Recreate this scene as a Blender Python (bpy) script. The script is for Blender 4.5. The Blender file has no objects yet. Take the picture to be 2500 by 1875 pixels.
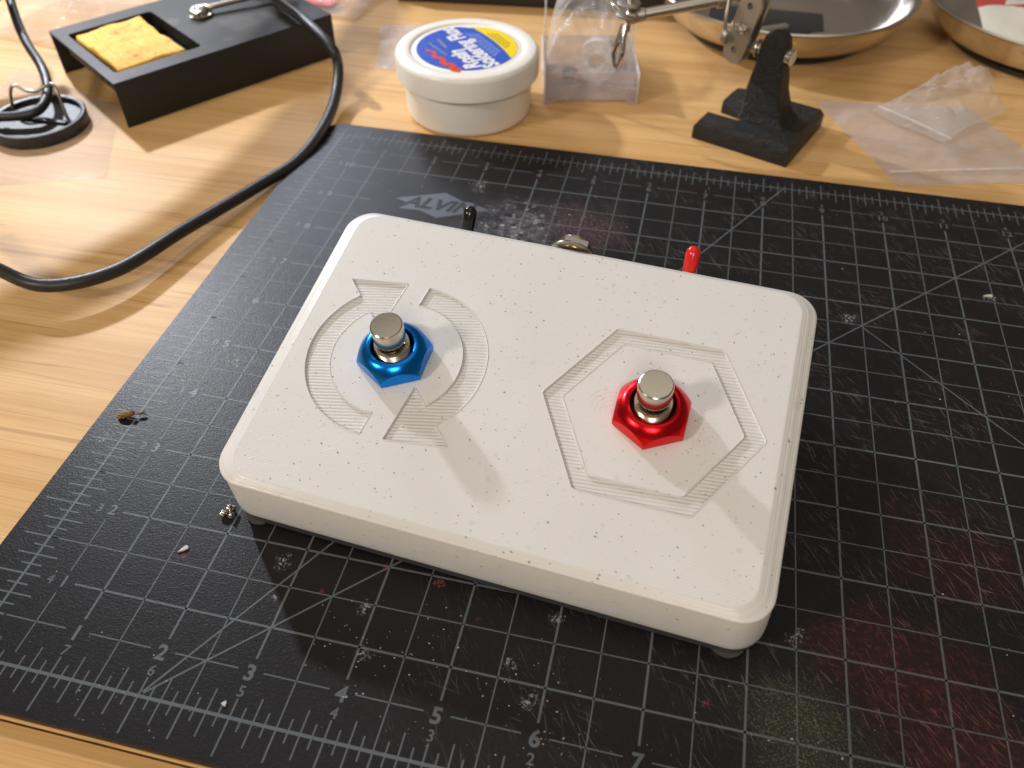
import bpy, bmesh, math, random
from mathutils import Vector, Matrix, noise
random.seed(7)
IN = 0.0254                      # all dimensions below are inches, scaled to metres
sc = bpy.context.scene
C = bpy.data.collections.new("scene"); sc.collection.children.link(C)

# ------------------------------------------------------------------ camera
cam_d = bpy.data.cameras.new("camera"); cam = bpy.data.objects.new("camera", cam_d); C.objects.link(cam)
sc.camera = cam
cam_d.sensor_width = 36.0; cam_d.lens = 36.0 * 2049.1 / 2500.0
def rotv(a, b, c):
    t = Vector((a, b, c)); return Matrix.Rotation(t.length, 3, t.normalized())
Rcv = rotv(2.35562719, 0.266845512, -0.104534616)
Tcv = Vector((-5.73273258, 2.82960500, 8.79305726))
Cw = -(Rcv.transposed() @ Tcv)
M3 = Matrix((Rcv[0], -Rcv[1], -Rcv[2])).transposed()
cam.matrix_world = Matrix.Translation(Cw * IN) @ M3.to_4x4()
cam_d.clip_start = 0.01; cam_d.clip_end = 50
cam_d.dof.use_dof = True; cam_d.dof.focus_distance = 10.1 * IN; cam_d.dof.aperture_fstop = 15.0
cam_d.dof.aperture_blades = 0

# ------------------------------------------------------------------ world, lamps, exposure
w = bpy.data.worlds.new("World"); sc.world = w; w.use_nodes = True
wn = w.node_tree; wn.nodes.clear()
tc = wn.nodes.new('ShaderNodeTexCoord'); sx = wn.nodes.new('ShaderNodeSeparateXYZ'); cr = wn.nodes.new('ShaderNodeValToRGB')
mp = wn.nodes.new('ShaderNodeMapRange'); bg = wn.nodes.new('ShaderNodeBackground'); wo = wn.nodes.new('ShaderNodeOutputWorld')
wn.links.new(tc.outputs['Generated'], sx.inputs[0]); wn.links.new(sx.outputs['Z'], mp.inputs[0])
mp.inputs[1].default_value = -1; mp.inputs[2].default_value = 1
wn.links.new(mp.outputs[0], cr.inputs[0]); wn.links.new(cr.outputs[0], bg.inputs[0]); wn.links.new(bg.outputs[0], wo.inputs[0])
el = cr.color_ramp.elements
el[0].position = 0.0; el[0].color = (.12, .08, .05, 1)
el[1].position = 1.0; el[1].color = (1.22, 1.12, .99, 1)
for p_, c_ in ((.5, (.22, .18, .14, 1)), (.70, (.25, .21, .17, 1)), (.86, (.17, .145, .12, 1)), (.92, (.48, .43, .37, 1)), (.96, (1.0, .91, .80, 1))):
    e_ = el.new(p_); e_.color = c_
bg.inputs[1].default_value = 0.93

def lamp(name, loc, aim, size, power, col, label=None):
    d = bpy.data.lights.new(name, 'AREA'); d.shape = 'DISK'; d.size = size * IN; d.energy = power; d.color = col
    o = bpy.data.objects.new(name, d); C.objects.link(o); o.location = Vector(loc) * IN
    o.rotation_euler = (Vector(aim) - Vector(loc)).to_track_quat('-Z', 'Y').to_euler()
    return o
lamp("desk_lamp_light", (-17, 22, 14.5), (3, 5, 0), 1.3, 6.0, (.88, .92, 1.0))
lamp("sheen_fill_light", (-15, 36, 17), (2, 5, 0), 10, 3.2, (.80, .85, 1.0))  # added cool soft light for sheen on mat and desk, no known source
lamp("room_lamp_light", (-44, -40, 46), (4, 4, 0), 9, 21, (1.0, .90, .78))
lamp("front_fill_light", (14, -62, 50), (4, 4, 0), 30, 20, (1.0, .91, .80))  # added soft fill from the front to lift the upright faces
sc.view_settings.view_transform = 'Standard'; sc.view_settings.look = 'None'
sc.view_settings.exposure = -0.50; sc.view_settings.gamma = 1.0

# ------------------------------------------------------------------ helpers
class G:
    """small node-graph helper"""
    def __init__(s, name):
        s.m = bpy.data.materials.new(name); s.m.use_nodes = True; s.t = s.m.node_tree; s.t.nodes.clear()
        s.out = s.n('ShaderNodeOutputMaterial')
        s.tc = s.n('ShaderNodeTexCoord')
        mp_ = s.n('ShaderNodeMapping'); s.l(s.tc.outputs['Object'], mp_.inputs[0]); mp_.inputs['Scale'].default_value = (1/IN,)*3
        s.P = mp_.outputs[0]
    def n(s, t): return s.t.nodes.new(t)
    def l(s, a, b): s.t.links.new(a, b)
    def put(s, sock, v):
        if isinstance(v, (int, float)): sock.default_value = v
        elif isinstance(v, (tuple, list)):
            v = tuple(v)
            if len(sock.default_value) == 4 and len(v) == 3: v = v + (1,)
            sock.default_value = v
        else: s.l(v, sock)
    def math(s, op, a, b=0.0, c=None, clamp=False):
        q = s.n('ShaderNodeMath'); q.operation = op; q.use_clamp = clamp; s.put(q.inputs[0], a); s.put(q.inputs[1], b)
        if c is not None: s.put(q.inputs[2], c)
        return q.outputs[0]
    def map(s, v, loc=(0,0,0), rot=(0,0,0), scale=(1,1,1)):
        q = s.n('ShaderNodeMapping'); s.l(v, q.inputs[0]); q.inputs[1].default_value = loc; q.inputs[2].default_value = rot; q.inputs[3].default_value = scale
        return q.outputs[0]
    def noise(s, v, scale, detail=2.0, rough=.5, dist=0.0, w=None):
        q = s.n('ShaderNodeTexNoise'); s.l(v, q.inputs['Vector']); q.inputs['Scale'].default_value = scale
        q.inputs['Detail'].default_value = detail; q.inputs['Roughness'].default_value = rough; q.inputs['Distortion'].default_value = dist
        return q.outputs[0]
    def voro(s, v, scale, feature='F1', rnd=1.0):
        q = s.n('ShaderNodeTexVoronoi'); q.feature = feature; s.l(v, q.inputs['Vector']); q.inputs['Scale'].default_value = scale
        q.inputs['Randomness'].default_value = rnd
        return q
    def step(s, v, a, b, lo=0.0, hi=1.0):
        q = s.n('ShaderNodeMapRange'); q.interpolation_type = 'SMOOTHSTEP'; s.put(q.inputs[0], v)
        q.inputs[1].default_value = a; q.inputs[2].default_value = b; q.inputs[3].default_value = lo; q.inputs[4].default_value = hi
        return q.outputs[0]
    def mix(s, f, a, b):
        q = s.n('ShaderNodeMix'); q.data_type = 'RGBA'; s.put(q.inputs[0], f); s.put(q.inputs[6], a); s.put(q.inputs[7], b)
        return q.outputs[2]
    def dist(s, pt, v=None, scale=(1,1,1)):
        """distance in inches (xy) from a point"""
        a = s.map(v or s.P, loc=(-pt[0]*scale[0], -pt[1]*scale[1], 0), scale=(scale[0], scale[1], 0))
        q = s.n('ShaderNodeVectorMath'); q.operation = 'LENGTH'; s.l(a, q.inputs[0]); return q.outputs['Value']
    def bump(s, h, strength=.3, dist=.01, prev=None):
        q = s.n('ShaderNodeBump'); q.inputs['Strength'].default_value = strength; q.inputs['Distance'].default_value = dist * IN
        s.l(h, q.inputs['Height'])
        if prev is not None: s.l(prev, q.inputs['Normal'])
        return q.outputs[0]
    def bsdf(s, col, rough=.5, metal=0.0, normal=None, spec=None, coat=0.0, coat_rough=.1, trans=0.0, sss=0.0, sss_r=.05, ior=None, alpha=None):
        q = s.n('ShaderNodeBsdfPrincipled'); s.put(q.inputs['Base Color'], col); s.put(q.inputs['Roughness'], rough); s.put(q.inputs['Metallic'], metal)
        if normal is not None: s.l(normal, q.inputs['Normal'])
        if spec is not None: q.inputs['Specular IOR Level'].default_value = spec
        q.inputs['Coat Weight'].default_value = coat; q.inputs['Coat Roughness'].default_value = coat_rough
        q.inputs['Transmission Weight'].default_value = trans
        if ior: q.inputs['IOR'].default_value = ior
        if alpha is not None: s.put(q.inputs['Alpha'], alpha)
        if sss:
            q.inputs['Subsurface Weight'].default_value = sss; q.inputs['Subsurface Radius'].default_value = (1, .85, .7)
            q.inputs['Subsurface Scale'].default_value = sss_r * IN
        s.l(q.outputs[0], s.out.inputs[0]); s.b = q
        return s.m
def simple(name, col, rough=.5, metal=0.0, nscale=25, nb=.15, var=.12, **k):
    g = G(name); nz = g.noise(g.P, nscale, 4, .6)
    dark = tuple(c * (1 - var) for c in col); light = tuple(min(1, c * (1 + var)) for c in col)
    c = g.mix(nz, dark, light)
    r = g.math('ADD', g.math('MULTIPLY', g.noise(g.P, nscale * .4, 3), .2), rough - .1)
    return g.bsdf(c, r, metal, g.bump(nz, nb, .01) if nb else None, **k)

def finish(me, smooth=40):
    if smooth is not None:
        for p in me.polygons: p.use_smooth = True
        me.set_sharp_from_angle(angle=math.radians(smooth))
def obj(name, bm, m=None, parent=None, smooth=40):
    """bmesh in inches -> one mesh object"""
    bmesh.ops.scale(bm, vec=(IN,)*3, verts=bm.verts)
    bmesh.ops.recalc_face_normals(bm, faces=bm.faces)
    me = bpy.data.meshes.new(name); bm.to_mesh(me); bm.free(); finish(me, smooth)
    o = bpy.data.objects.new(name, me); C.objects.link(o)
    if m: me.materials.append(m)
    if parent: o.parent = parent
    return o
def thing(name, label, cat, loc=(0,0,0), rot=(0,0,0), group=None):
    o = bpy.data.objects.new(name, None); C.objects.link(o); o.empty_display_size = .01
    o.location = Vector(loc) * IN; o.rotation_euler = rot; tag(o, label, cat, group); return o
def tag(o, label, cat, group=None):
    o['label'] = label; o['category'] = cat
    if group: o['group'] = group
    return o
def box(bm, x0, x1, y0, y1, z0, z1, bev=0.0, seg=2):
    r = bmesh.ops.create_cube(bm, size=1)['verts']
    for v in r: v.co = Vector(((x0+x1)/2 + v.co.x*(x1-x0), (y0+y1)/2 + v.co.y*(y1-y0), (z0+z1)/2 + v.co.z*(z1-z0)))
    if bev:
        es = list({e for v in r for e in v.link_edges})
        bmesh.ops.bevel(bm, geom=es, offset=bev, segments=seg, affect='EDGES', profile=.5)
def xform(bm, start, mat):
    vs = list(bm.verts)[start:]
    bmesh.ops.transform(bm, matrix=mat, verts=vs)
def lathe(bm, prof, n=48, c=(0,0,0), cap=True):
    """revolve [(r,z)...] about z through c"""
    rings = []
    for r, z in prof:
        rings.append([bm.verts.new((c[0] + r*math.cos(2*math.pi*i/n), c[1] + r*math.sin(2*math.pi*i/n), c[2] + z)) for i in range(n)])
    for a, b in zip(rings, rings[1:]):
        for i in range(n): bm.faces.new((a[i], a[(i+1) % n], b[(i+1) % n], b[i]))
    if cap:
        if prof[0][0] > 1e-4: bm.faces.new(rings[0][::-1])
        if prof[-1][0] > 1e-4: bm.faces.new(rings[-1])
def catmull(pts, k=10):
    P = [Vector(p) for p in pts]; P = [P[0]*2 - P[1]] + P + [P[-1]*2 - P[-2]]; out = []
    for i in range(1, len(P) - 2):
        for j in range(k):
            t = j / k; a, b, c, d = P[i-1], P[i], P[i+1], P[i+2]
            out.append(.5*((2*b) + (c-a)*t + (2*a-5*b+4*c-d)*t*t + (-a+3*b-3*c+d)*t**3))
    out.append(P[-2]); return out
def tube(bm, pts, r, n=10, cap=True):
    rings = []; up = Vector((0, 0, 1)); N = len(pts)
    pts = [Vector(p) for p in pts]
    for i, p in enumerate(pts):
        t = (pts[min(i+1, N-1)] - pts[max(i-1, 0)]).normalized()
        if i == 0:
            s = t.cross(up); s = s if s.length > .05 else t.cross(Vector((1, 0, 0))); s.normalize()
        else:
            s = (s - t * s.dot(t)); s.normalize()
        u = s.cross(t); rr = r(i / (N-1)) if callable(r) else r
        rings.append([bm.verts.new(p + (s*math.cos(2*math.pi*j/n) + u*math.sin(2*math.pi*j/n))*rr) for j in range(n)])
    for a, b in zip(rings, rings[1:]):
        for j in range(n): bm.faces.new((a[j], a[(j+1) % n], b[(j+1) % n], b[j]))
    if cap: bm.faces.new(rings[0][::-1]); bm.faces.new(rings[-1])
def prism(bm, poly, z0, z1, bev=0.0):
    lo = [bm.verts.new((x, y, z0)) for x, y in poly]; hi = [bm.verts.new((x, y, z1)) for x, y in poly]
    fs = [bm.faces.new(lo[::-1]), bm.faces.new(hi)]
    for i in range(len(poly)):
        j = (i+1) % len(poly); fs.append(bm.faces.new((lo[i], lo[j], hi[j], hi[i])))
    if bev:
        es = list(fs[1].edges)
        bmesh.ops.bevel(bm, geom=es, offset=bev, segments=2, affect='EDGES')
def rrect(x0, x1, y0, y1, r, k=8):
    out = []
    for cx, cy, a in ((x1-r, y1-r, 0), (x0+r, y1-r, 90), (x0+r, y0+r, 180), (x1-r, y0+r, 270)):
        for i in range(k+1):
            t = math.radians(a + 90*i/k); out.append((cx + r*math.cos(t), cy + r*math.sin(t)))
    return out
def fill2d(loops, z=0.0):
    """flat filled region from nested loops (inches) -> list of verts, faces"""
    cu = bpy.data.curves.new("tmp", 'CURVE'); cu.dimensions = '2D'; cu.fill_mode = 'BOTH'
    for lp in loops:
        s = cu.splines.new('POLY'); s.points.add(len(lp)-1); s.use_cyclic_u = True
        for p, (x, y) in zip(s.points, lp): p.co = (x, y, 0, 1)
    o = bpy.data.objects.new("tmp", cu); C.objects.link(o)
    dg = bpy.context.evaluated_depsgraph_get(); dg.update()
    me = bpy.data.meshes.new_from_object(o.evaluated_get(dg))
    vs = [(v.co.x, v.co.y, z) for v in me.vertices]; fs = [tuple(p.vertices) for p in me.polygons]
    bpy.data.objects.remove(o); bpy.data.curves.remove(cu); bpy.data.meshes.remove(me)
    return vs, fs
def text2d(txt, size, bold=0.0, shear=0.0, sx=1.0):
    cu = bpy.data.curves.new("tmp", 'FONT'); cu.body = txt; cu.size = size; cu.align_x = 'CENTER'; cu.align_y = 'CENTER'
    cu.offset = bold; cu.shear = shear; cu.resolution_u = 3
    o = bpy.data.objects.new("tmp", cu); C.objects.link(o)
    dg = bpy.context.evaluated_depsgraph_get(); dg.update()
    me = bpy.data.meshes.new_from_object(o.evaluated_get(dg))
    vs = [(v.co.x*sx, v.co.y) for v in me.vertices]; fs = [tuple(p.vertices) for p in me.polygons]
    bpy.data.objects.remove(o); bpy.data.curves.remove(cu); bpy.data.meshes.remove(me)
    return vs, fs
def addflat(bm, vs, fs, f=lambda x, y: (x, y, 0)):
    vv = [bm.verts.new(f(v[0], v[1])) for v in vs]
    for q in fs:
        try: bm.faces.new([vv[i] for i in q])
        except ValueError: pass
def sheet(bm, x0, y0, x1, y1, z, wdt):
    """thin flat strip between two points"""
    d = Vector((x1-x0, y1-y0)); d.normalize(); n = Vector((-d.y, d.x)) * wdt/2
    bm.faces.new([bm.verts.new((x0+n.x, y0+n.y, z)), bm.verts.new((x0-n.x, y0-n.y, z)), bm.verts.new((x1-n.x, y1-n.y, z)), bm.verts.new((x1+n.x, y1+n.y, z))])

# ------------------------------------------------------------------ materials
def m_wood(name, seed=0.0, edge=False):
    g = G(name)
    P = g.map(g.P, loc=(seed*7, seed*3.1, 0), rot=(0, 0, math.radians(-.6)))
    strip = g.noise(g.map(P, scale=(.012, 1.25, 1)), 1.0, 2, .6)
    fine = g.noise(g.map(P, scale=(.10, 7.5, 1)), 1.0, 5, .65, .3)
    fibre = g.noise(g.map(P, scale=(.5, 34, 1)), 1.0, 3, .6)
    c = g.mix(g.step(strip, .3, .7), (.56, .315, .108), (.73, .450, .190))
    c = g.mix(g.step(fine, .35, .75, 0, .55), c, (.78, .535, .275))
    c = g.mix(g.step(fine, .42, .30, 0, .55), c, (.46, .25, .08))
    line = g.noise(g.map(P, scale=(.06, 4.6, 1)), 1.0, 1, .4)
    c = g.mix(g.step(g.math('ABSOLUTE', g.math('SUBTRACT', line, .5)), .010, .0, 0, .6), c, (.30, .155, .05))
    c = g.mix(g.step(fibre, .40, .64, 0, .34), c, (.50, .285, .11)); pores = g.step(g.noise(g.map(P, scale=(.9, 60, 1)), 1.0, 2), .64, .70); c = g.mix(g.math('MULTIPLY', pores, .35), c, (.30, .15, .05))
    r = g.math('ADD', g.math('MULTIPLY', fine, .12), .44)
    b = g.bump(g.math('ADD', fine, g.math('MULTIPLY', fibre, .6)), .12, .012)
    return g.bsdf(c, r, 0, b, spec=.22)
WOOD = m_wood("bamboo_desk"); WOOD2 = m_wood("bamboo_desk_front", 1.7)

def mat_wear(g, base, lines=False):
    """wear of the cutting mat: scratches, dust, stained patches (all have shapes of their own)"""
    P = g.P
    big = g.noise(P, .45, 3, .6)
    right = g.math('ADD', g.step(g.math('ADD', g.n_x, g.math('MULTIPLY', big, 3)), 4.6, 8.5), .0)
    # cut marks in three directions
    def cuts(ang, sx, sy, th, seed):
        v = g.map(P, rot=(0, 0, math.radians(ang)), loc=(seed, seed*2, 0)); v = g.map(v, scale=(sx, sy, 1))
        return g.step(g.noise(v, 1.0, 2, .5), th, th + .05)
    k1 = cuts(58, 1.1, 44, .655, 3.0); k2 = cuts(8, 1.3, 40, .672, 11.0); k3 = cuts(44, 3.5, 56, .635, 5.0); k4 = cuts(70, 2.4, 50, .645, 8.0)
    cut = g.math('MAXIMUM', g.math('MAXIMUM', k1, k2), g.math('MAXIMUM', k3, k4))
    cm = g.math('MULTIPLY', cut, g.math('MULTIPLY', right, g.step(g.noise(P, 1.1, 3), .38, .62)))
    def patch(pt, r, sc_=(1, 1)):
        d = g.dist(pt, scale=(sc_[0], sc_[1], 1)); nz = g.noise(P, 1.6, 3)
        return g.step(g.math('ADD', d, g.math('MULTIPLY', g.math('SUBTRACT', nz, .5), r*1.2)), r, r*.15)
    red = g.math('MAXIMUM', patch((9.5, 2.0), 1.25), g.math('MAXIMUM', patch((10.1, 1.3), 1.0), g.math('MULTIPLY', patch((10.4, 3.6), 1.2), .5)))
    green = patch((8.55, 1.1), .95)
    purp = patch((4.95, 8.9), 1.25, (1, 1.1)); chalk = patch((3.85, 8.75), 1.05)
    c = g.mix(g.math('MULTIPLY', g.math('MULTIPLY', red, g.noise(P, 5, 5, .7)), .42), base, (.085, .018, .018)); c = g.mix(g.math('MULTIPLY', cm, .40), c, (.22, .18, .165))
    redcut = g.math('MULTIPLY', g.math('MAXIMUM', cut, g.math('MULTIPLY', g.step(g.noise(P, 16, 3), .50, .72), .35)), red)
    c = g.mix(g.math('MULTIPLY', redcut, .46), c, (.30, .075, .060))
    grain = g.step(g.noise(P, 42, 2, .7), .5, .68)
    c = g.mix(g.math('MULTIPLY', green, .28), c, (.055, .058, .040)); c = g.mix(g.math('MULTIPLY', g.math('MULTIPLY', grain, green), .75), c, (.16, .165, .10))
    gr2 = g.step(g.noise(P, 20, 4, .75), .46, .66)
    c = g.mix(g.math('MULTIPLY', purp, .22), c, (.10, .055, .065)); c = g.mix(g.math('MULTIPLY', g.math('MULTIPLY', gr2, purp), .42), c, (.26, .17, .18))
    flake = g.voro(g.map(P, scale=(1, 1.3, 1)), 9.0); fl = g.math('MULTIPLY', g.step(flake.outputs['Distance'], .42, .22), g.step(g.noise(P, 5, 4, .7), .47, .58))
    c = g.mix(g.math('MULTIPLY', chalk, g.step(g.noise(P, 4, 5, .75), .38, .75)), c, (.20, .20, .215)); c = g.mix(g.math('MULTIPLY', g.math('MULTIPLY', fl, chalk), .7), c, (.50, .50, .52))
    dust = g.step(g.noise(P, 60, 3, .7), .60, .74)
    c = g.mix(g.math('MULTIPLY', g.math('MULTIPLY', dust, right), .28), c, (.24, .22, .20))
    # little pale scuffs and blots at their own places
    blots = None; BN = g.noise(P, 7, 3, .7)
    for x, y, r in ((2.79,1.78,.14), (2.89,1.34,.07), (3.89,1.45,.10), (4.06,.93,.12), (5.61,1.16,.10), (5.95,1.81,.12), (5.84,.83,.14),
                    (.26,4.3,.28), (.79,4.72,.19), (-.1,3.9,.13), (-.21,3.04,.16), (1.13,4.75,.10), (3.05,9.84,.24), (8.5,2.15,.13), (11.45,8.6,.13), (9.3,7.6,.2)):
        d = g.step(g.math('ADD', g.dist((x, y)), g.math('MULTIPLY', g.math('SUBTRACT', BN, .5), r*3.2)), r*.9, r*.1); blots = d if blots is None else g.math('MAXIMUM', blots, d)
    bl = g.math('MULTIPLY', blots, g.step(g.noise(P, 24, 4, .75), .49, .60))
    c = g.mix(g.math('MULTIPLY', bl, .62), c, (.46, .46, .47))
    rb = None
    for x, y, r in ((1.62,1.62,.07), (3.95,2.0,.07), (4.6,1.93,.09), (5.15,1.6,.05), (3.36,1.52,.05), (7.6,1.2,.06)):
        d = g.step(g.math('ADD', g.dist((x, y)), g.math('MULTIPLY', g.math('SUBTRACT', BN, .5), r*3)), r*.8, r*.1); rb = d if rb is None else g.math('MAXIMUM', rb, d)
    c = g.mix(g.math('MULTIPLY', g.math('MULTIPLY', rb, g.step(g.noise(P, 30, 3, .7), .45, .55)), .6), c, (.30, .06, .07))
    return c, cm, right, bl
def m_mat(name, printed=False):
    g = G(name)
    s_ = g.n('ShaderNodeSeparateXYZ'); g.l(g.P, s_.inputs[0]); g.n_x = s_.outputs[0]
    nz = g.noise(g.P, .8, 4, .6)
    if printed:
        base = g.mix(nz, (.082, .096, .103), (.118, .134, .142))
        wearn = g.step(g.noise(g.P, 34, 4, .75), .60, .68)
        base = g.mix(g.math('MULTIPLY', wearn, .55), base, (.02, .018, .02))
    else:
        base = g.mix(nz, (.0052, .0044, .0052), (.0095, .0080, .0094))
    c, cm, right, bl = mat_wear(g, base)
    lea = g.noise(g.map(g.P, scale=(1, 1.25, 1)), 30, 4, .65, .4)
    mid = g.noise(g.P, 9, 3, .6)
    b = g.bump(lea, .42, .010); b = g.bump(g.math('ADD', g.math('ADD', cm, mid), bl), .25, .008, b)
    r = g.math('ADD', g.math('MULTIPLY', lea, .12), g.math('ADD', .33, g.math('MULTIPLY', right, .10)))
    return g.bsdf(c, r, 0, b, spec=.28)
MAT = m_mat("self_healing_mat"); PRINT = m_mat("mat_print", True)
PRINT2 = None
PRINT2 = simple("mat_number_print", (.085, .098, .105), .42, nscale=30, nb=.25, var=.25)
MATSIDE = simple("mat_edge", (.012, .011, .012), .6, nb=.2)

def m_plastic(name, kind):
    g = G(name); P = g.P
    s_ = g.n('ShaderNodeSeparateXYZ'); g.l(P, s_.inputs[0])
    base = g.mix(g.noise(P, .9, 3, .6), (.670, .655, .630), (.725, .712, .692))
    # marble flecks in the filament: crisp ones at the surface, faint ones below it
    def flecks(scale, size, keep, stretch, seed, ang):
        v = g.map(P, rot=(0, 0, math.radians(ang)), loc=(seed, seed*1.7, seed*.6)); v = g.map(v, scale=(1, stretch, 1 if kind != 'side' else 2.2)); dn = g.n('ShaderNodeVectorMath'); dn.operation = 'ADD'; nv = g.n('ShaderNodeTexNoise'); g.l(P, nv.inputs['Vector']); nv.inputs['Scale'].default_value = 30; sc_ = g.n('ShaderNodeVectorMath'); sc_.operation = 'SCALE'; sc_.inputs['Scale'].default_value = .022; g.l(nv.outputs['Color'], sc_.inputs[0]); g.l(v, dn.inputs[0]); g.l(sc_.outputs[0], dn.inputs[1]); v = dn.outputs[0]
        vo = g.voro(v, scale)
        if kind != 'side': vo.voronoi_dimensions = '2D'
        hue = g.n('ShaderNodeSeparateColor'); g.l(vo.outputs['Color'], hue.inputs[0])
        rad = g.math('MULTIPLY', g.step(hue.outputs[0], keep, 1.0, .25, 1.0), size)
        on = g.math('GREATER_THAN', hue.outputs[0], keep)
        d = g.math('SUBTRACT', rad, vo.outputs['Distance'])
        return g.math('MULTIPLY', g.step(d, 0.0, size*.5), on)
    stretch = 1.7 if kind != 'side' else 1.0
    k_ = 1.7 if kind == 'side' else 1.0
    f1 = flecks(8.6, .115*k_, .50 if kind != 'side' else .05, stretch, 2.0, 20); f2 = flecks(4.6, .080*k_, .50 if kind != 'side' else .1, 1.5, 9.0, 32); f3 = flecks(3.0, .14*k_, .55, 1.0, 5.0, 0)
    c = g.mix(g.math('MULTIPLY', f3, .16), base, (.30, .31, .29))
    c = g.mix(g.math('MULTIPLY', f1, g.step(g.noise(P, 2.3, 2), .35, .65, .25, .75)), c, (.15, .155, .145)); c = g.mix(g.math('MULTIPLY', f2, .78), c, (.11, .11, .10))
    def ridges(ang, pitch, wob=.25):
        v = g.map(P, rot=(0, 0, math.radians(ang))); q = g.n('ShaderNodeTexWave'); q.wave_type = 'BANDS'; q.bands_direction = 'Y'; q.wave_profile = 'SIN'
        g.l(v, q.inputs[0]); q.inputs['Scale'].default_value = math.pi*2/pitch/20.0; q.inputs['Distortion'].default_value = wob
        q.inputs['Detail'].default_value = 2; q.inputs['Detail Scale'].default_value = .6
        return q.outputs['Fac']
    lump = g.noise(P, 3.0, 3, .6)
    if kind == 'top':
        wv = ridges(-36, .034, .6); msk = g.step(g.noise(P, .8, 2), .32, .62, .25, 1.0)
        h = g.math('MULTIPLY', wv, msk)
        scuff = None
        for x, y, r in ((.91, 2.10, .20), (2.02, 1.98, .24)):
            d = g.dist((x, y)); ring = g.math('MULTIPLY', g.step(d, r, r*.7), g.math('ADD', .5, g.math('MULTIPLY', .5, g.math('SINE', g.math('MULTIPLY', g.dist((x+.12, y-.1)), 110)))))
            scuff = ring if scuff is None else g.math('ADD', scuff, ring)
        h = g.math('ADD', h, g.math('MULTIPLY', scuff, 1.6))
        c = g.mix(g.math('MULTIPLY', scuff, .22), c, (.62, .44, .42))
        b = g.bump(h, .10, .006); b = g.bump(lump, .12, .02, b)
        glint = g.step(g.noise(g.map(g.map(P, rot=(0, 0, math.radians(-36))), scale=(6, 30, 1)), 1.0, 2), .62, .75)
        b = g.bump(glint, .20, .006, b)
        r = g.math('ADD', .34, g.math('MULTIPLY', lump, .12))
    elif kind == 'floor':
        x = s_.outputs[0]
        wl = ridges(-13, .043, .10); wr = ridges(-6, .043, .5)
        sel = g.math('GREATER_THAN', x, 0.0)
        wv = g.n('ShaderNodeMix'); g.l(sel, wv.inputs[0]); g.l(wl, wv.inputs[2]); g.l(wr, wv.inputs[3]); wv = wv.outputs[0]
        gap = g.math('MULTIPLY', g.step(wv, .42, .05), g.step(g.noise(g.map(P, scale=(2.2, 14, 1)), 1.0, 2), .25, .55, .45, 1.0))
        c = g.mix(.10, c, (.62, .61, .54)); c = g.mix(g.math('MULTIPLY', gap, .50), c, (.33, .31, .27))
        b = g.bump(wv, .35, .010); r = .36
    else:
        q = g.n('ShaderNodeTexWave'); q.wave_type = 'BANDS'; q.bands_direction = 'Z'; g.l(P, q.inputs[0])
        q.inputs['Scale'].default_value = math.pi*2/.0118/20.0; q.inputs['Distortion'].default_value = .4
        streak = g.noise(g.map(P, scale=(.8, .8, 60)), 1.0, 3, .7)
        c = g.mix(g.step(streak, .58, .78, 0, .20), c, (.42, .40, .36))
        b = g.bump(q.outputs['Fac'], .25, .006); b = g.bump(streak, .25, .006, b); b = g.bump(g.noise(P, 2.5, 3), .25, .03, b); r = .30
    return g.bsdf(c, r, 0, b, spec=.5, sss=.18, sss_r=.05, coat=.0)
PL_TOP = m_plastic("marble_plastic_top", 'top'); PL_FLOOR = m_plastic("marble_plastic_recess", 'floor'); PL_SIDE = m_plastic("marble_plastic_side", 'side')
GREYPL = simple("grey_plastic", (.050, .052, .054), .45, nscale=14, nb=.1)
def m_metal(name, col, rough, nscale=30, nb=.05, stain=None):
    g = G(name); nz = g.noise(g.P, nscale, 4, .6)
    c = g.mix(nz, tuple(x*.88 for x in col), col)
    if stain: c = g.mix(g.step(g.noise(g.P, 8, 4, .7), .52, .70, 0, .6), c, stain)
    r = g.math('ADD', rough, g.math('MULTIPLY', g.noise(g.P, nscale*.3, 3), .10))
    return g.bsdf(c, r, 1.0, g.bump(nz, nb, .004) if nb else None)
NICKEL = m_metal("nickel", (.63, .59, .50), .13, 18, .03)
THREAD = m_metal("nickel_thread", (.55, .49, .38), .22, 40, .1)
CHROME = m_metal("chrome", (.72, .70, .66), .10, 12, .03)
STEEL = m_metal("brushed_steel", (.60, .55, .48), .26, 20, .08)
DULL = m_metal("dull_zinc", (.50, .46, .39), .38, 26, .12)
BLUE = m_metal("blue_anodised", (.012, .25, .86), .19, 60, .03)
RED = m_metal("red_anodised", (.86, .016, .022), .19, 60, .03)
def m_iron():
    g = G("black_cast_iron"); a = g.noise(g.P, 6.5, 6, .72, .1); b = g.bump(a, 1.0, .07)
    return g.bsdf(g.mix(a, (.005, .0045, .004), (.013, .012, .011)), g.math('ADD', .26, g.math('MULTIPLY', a, .25)), 0, b, spec=.42)
BLACKIRON = m_iron()
BLACKMETAL = simple("black_painted_steel", (.020, .019, .018), .52, nscale=30, nb=.15, var=.3, spec=.3)
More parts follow.
